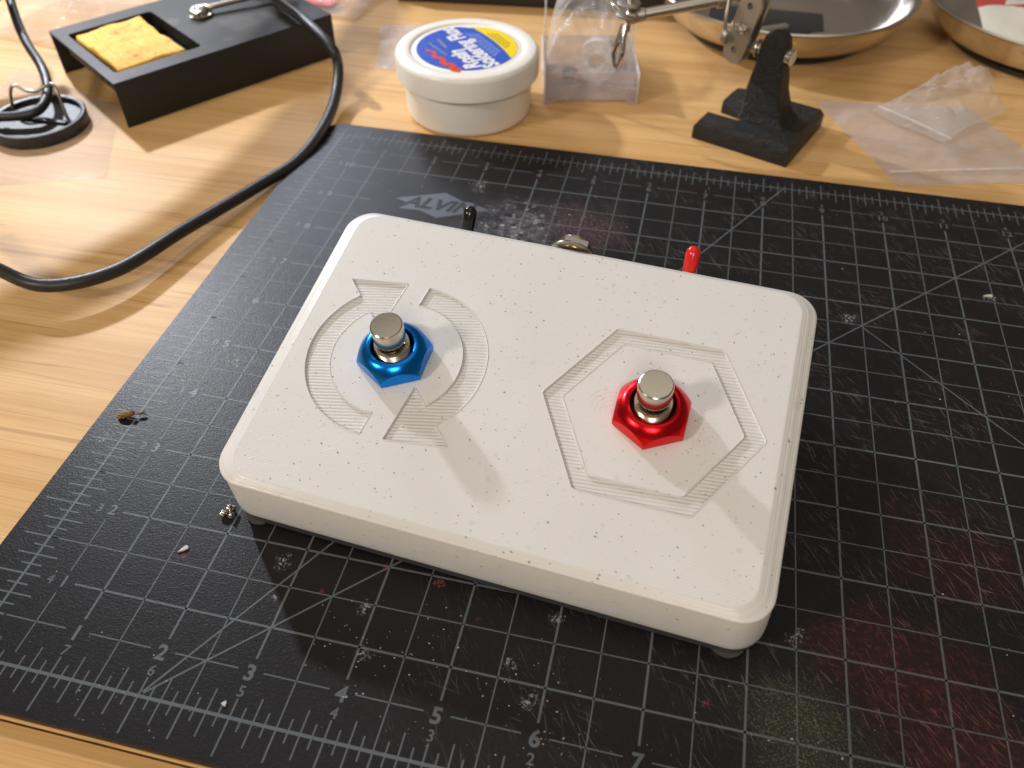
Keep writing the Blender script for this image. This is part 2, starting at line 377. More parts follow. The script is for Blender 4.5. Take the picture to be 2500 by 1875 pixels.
def m_stand():
    g = G("stand_top_paint"); n1 = g.noise(g.P, 1.3, 4, .65); n2 = g.noise(g.P, 26, 3, .7)
    st = None
    for x, y, r in ((3.2, .9, .55), (3.9, .8, .35), (2.6, .35, .25), (2.1, 1.9, .3), (4.3, .5, .22)):
        d = g.step(g.math('ADD', g.dist((x, y)), g.math('MULTIPLY', g.math('SUBTRACT', n1, .5), r*2.4)), r, r*.2); st = d if st is None else g.math('MAXIMUM', st, d)
    c = g.mix(n1, (.016, .015, .014), (.030, .027, .024)); c = g.mix(g.math('MULTIPLY', st, .5), c, (.11, .095, .075)); c = g.mix(g.step(n2, .62, .72, 0, .35), c, (.10, .09, .08))
    return g.bsdf(c, g.math('ADD', .40, g.math('MULTIPLY', n1, .25)), 0, g.bump(n2, .25, .01), spec=.3)
STANDTOP = m_stand()
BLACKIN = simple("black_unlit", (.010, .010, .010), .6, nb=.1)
BLACKRUB = simple("black_rubber", (.016, .016, .017), .42, nscale=40, nb=.12)
BLACKVINYL = simple("black_vinyl", (.008, .008, .008), .16, nb=0)
REDVINYL = simple("red_vinyl", (.66, .018, .012), .18, nb=0, sss=.1)
WHITEPL = simple("white_plastic", (.84, .81, .75), .33, nscale=5, nb=.04, var=.03, sss=.12, sss_r=.06)
YELLOWPL = simple("yellow_print", (.90, .66, .01), .35, nb=0, var=.04)
BLUEPR = simple("blue_print", (.035, .10, .52), .28, nb=0, var=.10)
LBLUE = simple("light_blue_print", (.20, .30, .70), .3, nb=0, var=.2)
WHITEPR = simple("white_print", (.78, .77, .80), .3, nb=0, var=.03)
REDPR = simple("red_print", (.66, .07, .04), .3, nb=0, var=.1)
DARKPR = simple("dark_print", (.30, .22, .02), .4, nb=0)
GREYPR = simple("grey_print", (.16, .19, .28), .4, nb=0)
def m_sponge():
    g = G("yellow_sponge"); n1 = g.noise(g.P, 2.6, 4, .65); n2 = g.voro(g.P, 16)
    c = g.mix(g.step(n1, .3, .7), (.80, .42, .035), (.86, .55, .12))
    st = None
    for x, y, r in ((.78, 1.65, .30), (1.0, 1.9, .2), (1.12, 1.5, .18), (.7, 1.25, .16), (1.3, .55, .1), (.55, .35, .12)):
        d = g.step(g.dist((x, y)), r, r*.2); st = d if st is None else g.math('MAXIMUM', st, d)
    c = g.mix(g.math('MULTIPLY', g.math('MULTIPLY', st, g.step(g.noise(g.P, 7, 4, .7), .40, .62)), .75), c, (.30, .10, .015))
    pore = g.step(g.voro(g.P, 9).outputs['Distance'], .30, .12); c = g.mix(g.math('MULTIPLY', pore, .45), c, (.42, .19, .02)); h = g.math('ADD', g.step(n2.outputs['Distance'], .0, .35), g.math('SUBTRACT', n1, pore))
    return g.bsdf(c, .75, 0, g.bump(h, .6, .03), sss=.2, sss_r=.08)
SPONGE = m_sponge()
def m_film(name, tint, body, rough, opac, crink=.6, cs=3.0):
    """clear plastic film: mostly see-through with a milky, glossy skin"""
    g = G(name); nz = g.noise(g.P, cs, 4, .6, .6)
    b = g.bump(nz, crink, .08)
    tr = g.n('ShaderNodeBsdfTransparent'); tr.inputs[0].default_value = tint + (1,)
    pr = g.n('ShaderNodeBsdfPrincipled'); pr.inputs['Base Color'].default_value = body + (1,); pr.inputs['Roughness'].default_value = rough
    pr.inputs['Specular IOR Level'].default_value = .6
    g.l(b, pr.inputs['Normal'])
    fr = g.n('ShaderNodeLayerWeight'); fr.inputs[0].default_value = .5; g.l(b, fr.inputs['Normal'])
    f = g.math('ADD', g.math('ADD', .035, g.math('MULTIPLY', g.math('POWER', fr.outputs['Facing'], 4.0), .6)), g.math('MULTIPLY', g.step(nz, .35, .75, .6, 1.3), opac), clamp=True)
    mx = g.n('ShaderNodeMixShader'); g.l(f, mx.inputs[0]); g.l(tr.outputs[0], mx.inputs[1]); g.l(pr.outputs[0], mx.inputs[2])
    g.l(mx.outputs[0], g.out.inputs[0]); return g.m
FILM = m_film("zip_bag_film", (.93, .92, .91), (.86, .82, .80), .22, .15, .7, 1.6)
FILM_CLEAR = m_film("clear_bag_film", (.96, .95, .94), (.86, .83, .80), .09, .11, .9, 1.6)
FILM_MILK = m_film("frosted_plastic", (.92, .90, .90), (.74, .68, .68), .20, .26, .15, 1.2)
FILM_THIN = m_film("thin_film", (.97, .96, .95), (.78, .74, .70), .16, .035, .15, .8)
FILM_EDGE = m_film("film_edge", (.95, .95, .95), (.85, .80, .78), .25, .55, .2)

# ------------------------------------------------------------------ desk (the surface everything rests on)
DZ = -.12
bm = bmesh.new(); box(bm, -45, 60, -.475, 60, DZ-.9, DZ, .008, 1); o = obj("desk", bm, WOOD, None, 30); o['kind'] = 'structure'
bm = bmesh.new(); box(bm, -45, 60, -22, -.497, DZ-.9, DZ-.002, .008, 1); o = obj("desk", bm, WOOD2, None, 30); o['kind'] = 'structure'

# ------------------------------------------------------------------ cutting mat
mt = thing("cutting_mat", "black self-healing cutting mat with grey inch grid lying on the wooden desk", "cutting mat")
bm = bmesh.new(); prism(bm, rrect(-.5, 17.0, -.45, 11.40, .42, 8), DZ+.001, 0, .012)
obj("mat_sheet", bm, MAT, mt, 30)
ZP = .0016
BLX0, BLX1, BLY0, BLY1 = 1.27, 3.7, 7.3, 9.87        # blank field round the maker's logo
def clipped(bm, x0, y0, x1, y1, wdt):
    """grid line, interrupted over the logo field"""
    if x0 == x1 and BLX0 < x0 < BLX1:
        for a, b in ((y0, min(y1, BLY0)), (max(y0, BLY1), y1)):
            if b > a: sheet(bm, x0, a, x0, b, ZP, wdt)
    elif y0 == y1 and BLY0 < y0 < BLY1:
        for a, b in ((x0, min(x1, BLX0)), (max(x0, BLX1), x1)):
            if b > a: sheet(bm, a, y0, b, y0, ZP, wdt)
    else: sheet(bm, x0, y0, x1, y1, ZP, wdt)
THIN, BOLD = .0155, .0255
gridv, gridh, rul, dia = bmesh.new(), bmesh.new(), bmesh.new(), bmesh.new()
for i in range(1, 33):                     # lines along y
    x = i/2; whole = i % 2 == 0
    wd = BOLD if whole else THIN
    if whole:
        clipped(gridv, x, .635, x, 10.30, BOLD)
    else:
        y = 0.0
        if x == .5:
            for k in range(0, 11): sheet(gridv, x, k+.14, x, k+.86, ZP, THIN)
            continue
        clipped(gridv, x, 0, x, 11, THIN)
for j in range(1, 22):                     # lines along x
    y = j/2; whole = j % 2 == 0
    if whole: clipped(gridh, .64, y, 15.4, y, BOLD if y != 5 else .028)
    elif y in (.5, 10.5):
        for k in range(0, 16): sheet(gridh, k+.14, y, k+.86, y, ZP, THIN)
    else: clipped(gridh, 0, y, 16, y, THIN)
def ruler_ticks(bm, n, f):
    for i in range(0, n*8 + 1):
        t = i/8
        if i % 8 == 0: o_, n_ = .42, .20
        elif i % 4 == 0: o_, n_ = .36, .0
        elif i % 2 == 0: o_, n_ = .27, .25
        else: o_, n_ = .13, .13
        f(bm, t, o_, n_, .0165 if i % 4 else .019)
ruler_ticks(rul, 16, lambda bm, t, o_, n_, wd: sheet(bm, t, -o_*.92, t, n_, ZP*1.0, wd))
ruler_ticks(rul, 16, lambda bm, t, o_, n_, wd: sheet(bm, t, 11 + min(o_*.62, .28), t, 11 - n_, ZP*1.0, wd*.9))
ruler_ticks(rul, 11, lambda bm, t, o_, n_, wd: sheet(bm, -o_*.92, t, max(n_, .10)*1.05, t, ZP*1.0, wd*1.15))
rl = bmesh.new()
sheet(rl, -.45, 0, 16.4, 0, ZP*1.3, .036); sheet(rl, -.1, 11, 16.2, 11, ZP*1.3, .022); sheet(rl, 0, -.1, 0, 11.05, ZP*1.5, .030)
def ray_line(bm, x0, y0, ang, L, wdt=.022):
    a = math.radians(ang); sheet(bm, x0 + .05*math.cos(a), y0 + .05*math.sin(a), x0 + L*math.cos(a), y0 + L*math.sin(a), ZP*1.9, wdt)
ray_line(dia, 2, 0, 45, 15.5); ray_line(dia, 2, 0, 60, 12.7)
sheet(dia, 9.5, 7.45, 15, 1.95, ZP*2.1, .02)
obj("grid_line_lengthwise", gridv, PRINT, mt, None); obj("grid_line_crosswise", gridh, PRINT, mt, None)
obj("ruler_tick", rul, PRINT, mt, None); obj("ruler_line", rl, PRINT, mt, None)
# diagonals: the printed 45 degree line also seen right of the pedal
sheet(dia, 8.35, 6.6, 11.0, 8.05, ZP*2.3, .02) if False else None
obj("angle_line", dia, PRINT, mt, None)
def put(txt, x, y, size, bold=.004, rot=0.0, z=ZP*1.2):
    bm = bmesh.new()
    vs, fs = text2d(txt, size, bold); c_, s_ = math.cos(rot), math.sin(rot)
    addflat(bm, vs, fs, lambda a, b: (a*c_ - b*s_, a*s_ + b*c_, 0)); o = obj('printed_number', bm, PRINT2, mt, None); o.location = (x*IN, y*IN, z*IN)
for k in range(1, 16):
    put(str(k), k, .47, .235, .007); put(str(abs(8-k)), k, .27, .165, .002)
    put(str(k), k, 10.43, .19, .004); put(str(abs(8-k)), k, 10.58, .15, .002)
for k in range(1, 11):
    put(str(k), .51, k, .20, .005); put(str(abs(5-k)), .34, k-.005, .165, .001)
# maker's diamond with cut-out lettering
LOGO = simple("mat_logo_print", (.085, .095, .125), .42, nscale=20, nb=.2)
bm = bmesh.new(); vs, fs = fill2d([[(1.70, 9.15), (2.51, 9.50), (2.88, 9.30), (3.03, 9.30), (3.38, 9.14), (3.0, 8.95), (2.56, 8.72), (2.21, 8.88), (1.84, 8.86), (1.97, 9.04)]])
addflat(bm, vs, fs, lambda a, b: (a, b, ZP*1.1)); lg = obj("logo_diamond", bm, LOGO, mt, None)
bm = bmesh.new(); vs, fs = text2d("ALVIN", .44, .018, .30, 1.0)
addflat(bm, vs, fs, lambda a, b: (2.48 + a, 9.09 + b, ZP*2.2)); obj("logo_lettering", bm, MATSIDE, mt, None)

# ------------------------------------------------------------------ pedal
TH, AL = -.082, .206
PO = Vector((5.005, 1.957, .25))
ped = thing("foot_pedal", "white speckled 3D-printed foot pedal with blue and red switches on the cutting mat", "pedal", PO)
ped.rotation_euler = (Matrix.Rotation(TH, 3, 'Z') @ Matrix.Rotation(AL, 3, 'X')).to_euler()
W, D, H = 6.22, 4.28, .75
prof = [(.02, .02, -.078), (.004, .004, -.070), (.0, .0, -.055), (.004, .004, .04), (.046, .046, .56), (.056, .058, .60), (.058, .060, .618), (.054, .052, .634), (.048, .042, .648), (.046, .036, .662), (.050, .036, .674), (.060, .042, .684), (.080, .054, .692),
        (.116, .070, .705), (.126, .076, .711), (.132, .082, .717), (.146, .090, .722), (.195, .112, .738), (.208, .118, .743), (.222, .126, .748), (.240, .136, .750)]
N = 10
bm = bmesh.new(); rings = []
for ix, iy, z in prof:
    r = .38 - (ix+iy)*.22
    pts = rrect(-W/2+ix, W/2-ix, iy, D-iy, r, N)
    ring = []
    for x, y in pts:
        wb = .006*math.sin(x*2.1+1)*(.3 + z) + .004*math.sin(y*3.7 + x)
        ring.append(bm.verts.new((x + wb*(1 if x > 0 else -1), y, z)))
    rings.append(ring)
for a, b in zip(rings, rings[1:]):
    for i in range(len(a)): bm.faces.new((a[i], a[(i+1) % len(a)], b[(i+1) % len(a)], b[i]))
bm.faces.new(rings[0][::-1])
outer = [(v.co.x, v.co.y) for v in rings[-1]]
obj("shell_side", bm, PL_SIDE, ped, 75)
# raised and recessed emblems in the top
def arc(cx, cy, r, a0, a1, n=28):
    return [(cx + r*math.cos(math.radians(a0 + (a1-a0)*i/n)), cy + r*math.sin(math.radians(a0 + (a1-a0)*i/n))) for i in range(n+1)]
CX, CY, RO, RI = -1.59, 2.055, 1.09, .79
A = [(-2.595, 3.04), (-1.845, 3.145)]
emb = [(-1.845, 3.145), (-1.95, 2.37)]
apex = (-1.95, 2.39)
def along(p, q, t): return (p[0] + (q[0]-p[0])*t, p[1] + (q[1]-p[1])*t)
def hit(r, p, q):
    for k in range(400):
        m = along(p, q, k/399)
        if math.hypot(m[0]-CX, m[1]-CY) <= r: return m
    return q
def ang(p): return math.degrees(math.atan2(p[1]-CY, p[0]-CX)) % 360
tl = (-2.595, 3.04); tr = (-1.845, 3.145)
po, pi_ = hit(RO, tl, apex), hit(RI, tl, apex)
left = [tl] + arc(CX, CY, RO, ang(po), 269) + arc(CX, CY, RI, 271, ang(pi_)) + [apex, tr]
right_ = [(2*CX - x, 2*CY - y) for x, y in left]
hx = lambda r, a0: [(1.465 + r*math.cos(math.radians(a0 + 60*k)), 2.043 + r*math.sin(math.radians(a0 + 60*k))) for k in range(6)]
hexo, hexi = hx(1.255, .4), hx(1.017, .2)
def rnd(poly, r=.018):
    out = []
    for i, p in enumerate(poly):
        a, b = poly[i-1], poly[(i+1) % len(poly)]
        la, lb = math.dist(p, a), math.dist(p, b)
        if min(la, lb) < .12: out.append(p); continue
        out += [along(p, a, r/la), along(p, b, r/lb)]
    return out
L1, L2, H1, H2 = rnd(left), rnd(right_), rnd(hexo), rnd(hexi)
vs, fs = fill2d([outer, L1, L2, H1, H2], H)
bm = bmesh.new(); addflat(bm, vs, fs, lambda a, b: (a, b, H)); obj("shell_top", bm, PL_TOP, ped, 20)
DEP = .028
bm = bmesh.new()
def wall(lp, sgn):
    n = len(lp)
    def off(i, d):
        a, b = Vector(lp[i-1]), Vector(lp[(i+1) % n]); t = (b-a).normalized(); return Vector((lp[i][0] - t.y*d*sgn, lp[i][1] + t.x*d*sgn))
    lv = [[bm.verts.new((lp[i][0], lp[i][1], H)) for i in range(n)],
          [bm.verts.new((*off(i, -.006), H - .008)) for i in range(n)],
          [bm.verts.new((*off(i, -.012), H - DEP)) for i in range(n)]]
    for A_, B_ in zip(lv, lv[1:]):
        for i in range(n): bm.faces.new((A_[i], A_[(i+1) % n], B_[(i+1) % n], B_[i]))
def area(p): return sum(p[i-1][0]*p[i][1] - p[i][0]*p[i-1][1] for i in range(len(p)))
for lp, inside in ((L1, 1), (L2, 1), (H1, 1), (H2, -1)):
    wall(lp, (-1 if area(lp) > 0 else 1) * inside)
obj("recess_wall", bm, PL_SIDE, ped, 35)
bm = bmesh.new()
for lp in (L1, L2, H1, H2):
    pts = [Vector((x, y, H)) for x, y in lp]; dense = []
    for k in range(len(pts)):
        a, b = pts[k], pts[(k+1) % len(pts)]; nseg = max(1, int((b-a).length/.06))
        for q in range(nseg):
            p = a.lerp(b, q/nseg); dense.append(p + Vector((0, 0, .0015*noise.noise(p*9))))
    tube(bm, dense + [dense[0]], .0065, 6, False)
obj("recess_rim", bm, PL_SIDE, ped, 80)
bm = bmesh.new()
for lp in ([[L1], [L2], [H1, H2]]):
    vs, fs = fill2d(lp); addflat(bm, vs, fs, lambda a, b: (a, b, H-DEP))
# slightly oversize floor so that no light leaks at the rim
obj("recess_floor", bm, PL_FLOOR, ped, 20)
bm = bmesh.new(); box(bm, -W/2+.3, W/2-.3, .2, D-.2, H-DEP-.06, H-DEP-.01); obj("inner_deck", bm, PL_SIDE, ped)
bm = bmesh.new(); prism(bm, rrect(-W/2+.02, W/2-.02, .008, D-.03, .36, N), -.222, -.080, .012); obj("base_plate", bm, GREYPL, ped, 30)
def foot(x, y, hgt, r):
    bm = bmesh.new(); lathe(bm, [(r*.86, -.222-hgt), (r, -.222-hgt+.03), (r, -.225)], 28, (x, y, 0)); return obj("foot", bm, GREYPL, ped, 30)
foot(-2.76, .16, .060, .20); foot(2.76, .16, .060, .20)
foot(-2.62, 3.95, .87, .22); foot(2.62, 3.95, .87, .22)

def footswitch(x, y, met, colname):
    bm = bmesh.new()
    pr = [(.175, 0)]
    for k in range(9): z = .06 + k*.024; pr += [(.188, z), (.203, z+.010), (.188, z+.020)]
    pr += [(.186, .275), (.204, .278), (.211, .292), (.204, .304), (.178, .304), (.158, .292), (.150, .25)]
    lathe(bm, pr, 48, (x, y, H), cap=False); root = obj("footswitch", bm, THREAD, ped, 28)
    # domed hexagonal dress nut, corners cut by the dome
    bm = bmesh.new(); n = 96; R = .455; rings = []
    def hr(t): a = (t - math.pi/6 - math.pi/2 + math.pi/6) % (math.pi/3); return R*math.cos(math.pi/6)/math.cos(a - math.pi/6)
    def dome(r): u = max(0, r - .285); return .275 - .22*u - 5.2*u*u
    cols = [lambda t: (.252, .03), lambda t: (.252, .245), lambda t: (.262, .268), lambda t: (.285, .275)]
    for k in range(1, 9):
        cols.append(lambda t, k=k: (.285 + (hr(t) - .285)*k/8, dome(.285 + (hr(t)-.285)*k/8)))
    cols.append(lambda t: (hr(t)+.002, dome(hr(t)) - .012)); cols.append(lambda t: (hr(t), .012)); cols.append(lambda t: (hr(t)-.02, .0))
    for f in cols:
        rings.append([bm.verts.new((x + f(2*math.pi*i/n)[0]*math.cos(2*math.pi*i/n), y + f(2*math.pi*i/n)[0]*math.sin(2*math.pi*i/n), H + f(2*math.pi*i/n)[1])) for i in range(n)])
    for a, b in zip(rings, rings[1:]):
        for i in range(n): bm.faces.new((a[i], a[(i+1) % n], b[(i+1) % n], b[i]))
    o = obj("dress_nut", bm, met, root, 19); o['label'] = colname + " anodised hexagonal dress nut"
    bm = bmesh.new()
    lathe(bm, [(.118, .24), (.118, .32), (.132, .345), (.165, .365), (.180, .385), (.187, .44), (.192, .60), (.191, .614), (.184, .630), (.173, .637), (.08, .639), (.0005, .639)], 64, (x, y, H))
    obj("push_button", bm, NICKEL, root, 30)
    bm = bmesh.new(); lathe(bm, [(.262, .03), (.19, .03)], 40, (x, y, H), cap=False); obj("shadow_gap", bm, BLACKIN, root)  # added black ring paints the shade between nut and bushing
    return root
footswitch(-1.59, 2.045, BLUE, "blue"); footswitch(1.465, 2.05, RED, "red")

def toggle(x, z, cap, capname, lean):
    """toggle switch on the rear wall; local +y leaves the wall"""
    bm = bmesh.new(); s = len(bm.verts)
    lathe(bm, [(.125, 0), (.125, .06), (.118, .13), (.10, .145), (.05, .15)], 28)
    Mx = Matrix.Translation((x, D - .01, z)) @ Matrix.Rotation(-math.pi/2, 4, 'X')
    bmesh.ops.transform(bm, matrix=Mx, verts=bm.verts)
    root = obj("toggle_switch", bm, THREAD, ped, 30)
    bm = bmesh.new()
    prism(bm, [(.175*math.cos(math.radians(60*k)), .175*math.sin(math.radians(60*k))) for k in range(6)], .0, .06, .01)
    bmesh.ops.transform(bm, matrix=Matrix.Translation((x, D + .02, z)) @ Matrix.Rotation(-math.pi/2, 4, 'X'), verts=bm.verts); obj("hex_nut", bm, NICKEL, root, 25)
    bm = bmesh.new()
    lathe(bm, [(.076, 0), (.082, .03), (.090, .16), (.095, .29), (.088, .345), (.062, .385), (.025, .402), (.0005, .404)], 28)
    d = Vector((lean, .64, .77)).normalized()
    Mr = Matrix.Translation(Vector((x, D + .13, z+.02))) @ d.to_track_quat('Z', 'Y').to_matrix().to_4x4()
    bmesh.ops.transform(bm, matrix=Mr, verts=bm.verts)
    o = obj("lever_cap", bm, cap, root, 40); o['label'] = capname + " vinyl cap on the toggle lever"
toggle(-1.56, .36, BLACKVINYL, "black", .04); toggle(1.46, .38, REDVINYL, "red", .02)
bm = bmesh.new(); lathe(bm, [(.20, 0), (.20, .20), (.185, .215), (.13, .215), (.125, .05)], 40)
JM = Matrix.Translation((-.05, D - .01, .52)) @ Matrix.Rotation(-math.pi/2, 4, 'X')
bmesh.ops.transform(bm, matrix=JM, verts=bm.verts); jk = obj("audio_jack", bm, THREAD, ped, 30)
bm = bmesh.new(); prism(bm, [(.305*math.cos(math.radians(60*k+12)), .305*math.sin(math.radians(60*k+12))) for k in range(6)], 0, .11, .02)
bmesh.ops.transform(bm, matrix=Matrix.Translation((-.05, D + .02, .50)) @ Matrix.Rotation(-math.pi/2, 4, 'X'), verts=bm.verts); obj("hex_nut", bm, CHROME, jk, 25)
bm = bmesh.new(); lathe(bm, [(.30, 0), (.30, .02), (.2, .022)], 40)
bmesh.ops.transform(bm, matrix=Matrix.Translation((-.05, D - .005, .50)) @ Matrix.Rotation(-math.pi/2, 4, 'X'), verts=bm.verts); obj("washer", bm, NICKEL, jk, 25)

# ------------------------------------------------------------------ flux jar
jar = thing("flux_jar", "white plastic jar of rosin soldering flux with round blue and yellow label", "jar", (2.05, 12.82, DZ))
bm = bmesh.new(); lathe(bm, [(1.10, .0), (1.19, .012), (1.235, .05), (1.255, .12), (1.275, .80), (1.275, 1.1)], 96); obj("jar_body", bm, WHITEPL, jar, 40)
bm = bmesh.new(); n = 300; rings = []
for r, z, rib in ((1.30, .80, 0), (1.395, .80, 0), (1.405, .815, 1), (1.405, 1.18, 1), (1.40, 1.22, 0), (1.37, 1.262, 0), (1.33, 1.28, 0), (1.14, 1.285, 0), (1.12, 1.275, 0), (1.10, 1.252, 0), (1.07, 1.248, 0), (1.04, 1.256, 0), (1.02, 1.258, 0)):
    rings.append([bm.verts.new(((r + (.008 if (i % 2 and rib) else 0))*math.cos(2*math.pi*i/n), (r + (.008 if (i % 2 and rib) else 0))*math.sin(2*math.pi*i/n), z)) for i in range(n)])
for a, b in zip(rings, rings[1:]):
    for i in range(n): bm.faces.new((a[i], a[(i+1) % n], b[(i+1) % n], b[i]))
bm.faces.new(rings[-1]); lid = obj("jar_lid", bm, WHITEPL, jar, 40)
# label, printed artwork on the lid (reading direction turned away from the camera)
ra = math.radians(136.8 - 4); cr_, sr_ = math.cos(ra), math.sin(ra)
def lab(u, v, z=1.262): return (u*cr_ - v*sr_, u*sr_ + v*cr_, z)      # u = reading direction, v = up in the text
def labf(z): return lambda u, v: lab(u, v, z)
cut = []
for i in range(72):
    t = 2*math.pi*i/72; x_, y_ = 1.0*math.cos(t), 1.0*math.sin(t)
    cut.append((x_, min(y_, .985)))
bm = bmesh.new(); circ = []
for i in range(96):
    t = 2*math.pi*i/96; x_, y_ = .99*math.cos(t), .99*math.sin(t)
    # rear of the label is trimmed straight with a small tab
    lim = .90 if -.86 < x_ < .36 else .99
    circ.append((x_, min(y_, lim)))
vs, fs = fill2d([circ]); addflat(bm, vs, fs, lambda a, b: (a, b, 1.2615)); lb = obj("label", bm, BLUEPR, lid, None); lb['label'] = "blue label reading Rosin Soldering Flux"
bm = bmesh.new(); band = []
for i in range(25):
    t = math.radians(-147 + 96*i/24); band.append((.985*math.cos(t), .985*math.sin(t)))
band2 = [(u, max(-.985, -.50 - .10*(1 - (u/.9)**2))) for u in [.84 - 1.68*k/12 for k in range(13)]]
poly = [(u, v) for u, v in band if v < -.52] + [(x, y) for x, y in band2 if math.hypot(x, y) < .985]
vs, fs = fill2d([poly]); addflat(bm, vs, fs, labf(1.2632)); obj("yellow_band", bm, YELLOWPL, lb, None)
bm = bmesh.new()
for t_, u, v, sz, b_, sh in (("Rosin", -.45, .27, .44, .020, .25), ("Soldering Flux", .0, -.05, .46, .020, .0)):
    vs, fs = text2d(t_, sz, b_, sh, .88 if len(t_) < 8 else .74); addflat(bm, vs, fs, lambda a, b: lab(u + a, v + b, 1.2645))
obj("label_lettering", bm, WHITEPR, lb, None)
bm = bmesh.new()
for k in range(4):
    z_ = -.285 - k*.062; L_ = .62 - .05*k
    for q in range(9):
        u0 = -L_ + q*(2*L_/9); sheet(bm, *lab(u0, z_)[:2], *lab(u0 + 2*L_/9*.8, z_)[:2], 1.2642, .036)
obj("label_small_print", bm, LBLUE, lb, None)
bm = bmesh.new()
for v0, L_ in ((-.66, .40), (-.73, .36), (-.80, .30)):
    for q in range(7):
        u0 = -L_ + q*(2*L_/7); sheet(bm, *lab(u0, v0)[:2], *lab(u0 + 2*L_/7*.75, v0)[:2], 1.2650, .034)
obj("yellow_band_print", bm, DARKPR, lb, None)
bm = bmesh.new()      # red brush-script swash above the words
pts = catmull([(-.80, .55, 0), (-.70, .66, 0), (-.52, .60, 0), (-.40, .72, 0), (-.22, .64, 0), (-.05, .74, 0), (.10, .66, 0), (.30, .74, 0)], 5)
for i, (a, b) in enumerate(zip(pts, pts[1:])):
    A_, B_ = lab(a.x, a.y), lab(b.x, b.y); sheet(bm, A_[0], A_[1], B_[0] + (B_[0]-A_[0])*.3, B_[1] + (B_[1]-A_[1])*.3, 1.2642 + .0001*(i % 3), .17 - .11*i/len(pts))
obj("label_script", bm, REDPR, lb, None)
bm = bmesh.new()
for i, (u0, v0, u1, v1, wd, ) in enumerate(((.18, .36, .62, .33, .07), (-.12, .50, .55, .56, .05))):
    A_, B_ = lab(u0, v0), lab(u1, v1); sheet(bm, A_[0], A_[1], B_[0], B_[1], 1.2641 + .0002*i, wd)
obj("label_tint", bm, GREYPR, lb, None)

# ------------------------------------------------------------------ soldering iron stand: folded sheet, sponge well
sa = math.radians(54.9)
st = thing("soldering_stand", "black folded sheet-metal soldering stand with a yellow sponge in its well", "stand", (-4.32, 10.47, DZ), (0, 0, sa))
SL, SW, SH, TT = 4.93, 3.21, .92, .045
holes = rrect(.22, 2.06, .40, 2.78, .10, 4)
bm = bmesh.new()
outl = [(0, 0), (SL, 0), (SL, SW), (0, SW)]
for zz in (SH, SH-TT):
    vs, fs = fill2d([outl, holes]); addflat(bm, vs, fs, lambda a, b: (a, b, zz))
for lp in (outl, holes):
    t_ = [bm.verts.new((x, y, SH)) for x, y in lp]; b_ = [bm.verts.new((x, y, SH-TT)) for x, y in lp]
    for i in range(len(lp)): bm.faces.new((t_[i], t_[(i+1) % len(lp)], b_[(i+1) % len(lp)], b_[i]))
bmesh.ops.remove_doubles(bm, verts=bm.verts, dist=1e-4)
obj("top_plate", bm, STANDTOP, st, 30)
for nm, y0, y1 in (("front_flange", -.012, TT-.012), ("rear_flange", SW-TT+.012, SW+.012)):
    bm = bmesh.new(); box(bm, .003, SL-.003, y0, y1, 0.001, SH-.002, .012, 2); obj(nm, bm, BLACKMETAL, st, 40)
bm = bmesh.new(); box(bm, .16, 2.12, .34, 2.84, .50, .54); 
for x0, x1, y0, y1 in ((.16, .20, .34, 2.84), (2.08, 2.12, .34, 2.84), (.2, 2.08, .34, .38), (.2, 2.08, 2.80, 2.84)): box(bm, x0, x1, y0, y1, .54, SH-TT-.002)
obj("sponge_tray", bm, BLACKMETAL, st, 30)
# iron-holder rod bolted to the plate
bm = bmesh.new(); lathe(bm, [(.24, .0), (.25, .02), (.25, .05), (.22, .06), (.10, .065)], 32, (2.78, 1.80, SH+.002)); wsh = obj("holder_washer", bm, NICKEL, st, 30)
bm = bmesh.new(); lathe(bm, [(.15, 0), (.16, .06), (.13, .12), (.07, .15), (.0005, .16)], 24, (2.80, 1.80, SH+.062)); obj("screw_head", bm, CHROME, wsh, 40)
bm = bmesh.new(); lp = [(2.80 + .19*math.cos(t*.35), 1.80 + .19*math.sin(t*.35), SH + .10) for t in range(2, 17)][::-1]
tube(bm, catmull([(2.66, 1.62, SH+.11), (2.60, 1.80, SH+.11), (2.72, 1.97, SH+.11), (2.93, 1.93, SH+.11), (3.05, 1.80, SH+.12), (3.6, 1.68, SH+.14), (4.3, 1.50, SH+.18), (4.9, 1.35, SH+.3)], 8), .058, 10)
obj("holder_rod", bm, STEEL, st, 60)
sp = bmesh.new(); box(sp, 0, 1.42, 0, 2.12, 0, .40, .05, 3)
bmesh.ops.subdivide_edges(sp, edges=[e for e in sp.edges if e.calc_length() > .5], cuts=9, use_grid_fill=True)
for v in sp.verts:
    nn = noise.noise(v.co*2.2)*.05; v.co += Vector((nn, noise.noise(v.co*1.7 + Vector((4, 0, 0)))*.05, nn*.8 if v.co.z > .2 else 0))
o = obj("sponge", sp, SPONGE, None, 60)
Ms = Matrix.Translation(Vector((-4.32, 10.47, DZ))*IN) @ Matrix.Rotation(sa, 4, 'Z') @ Matrix.Translation(Vector((.31, .47, .545))*IN)
o.matrix_world = Ms; tag(o, "yellow cleaning sponge with brown burn marks in the black soldering stand", "sponge")

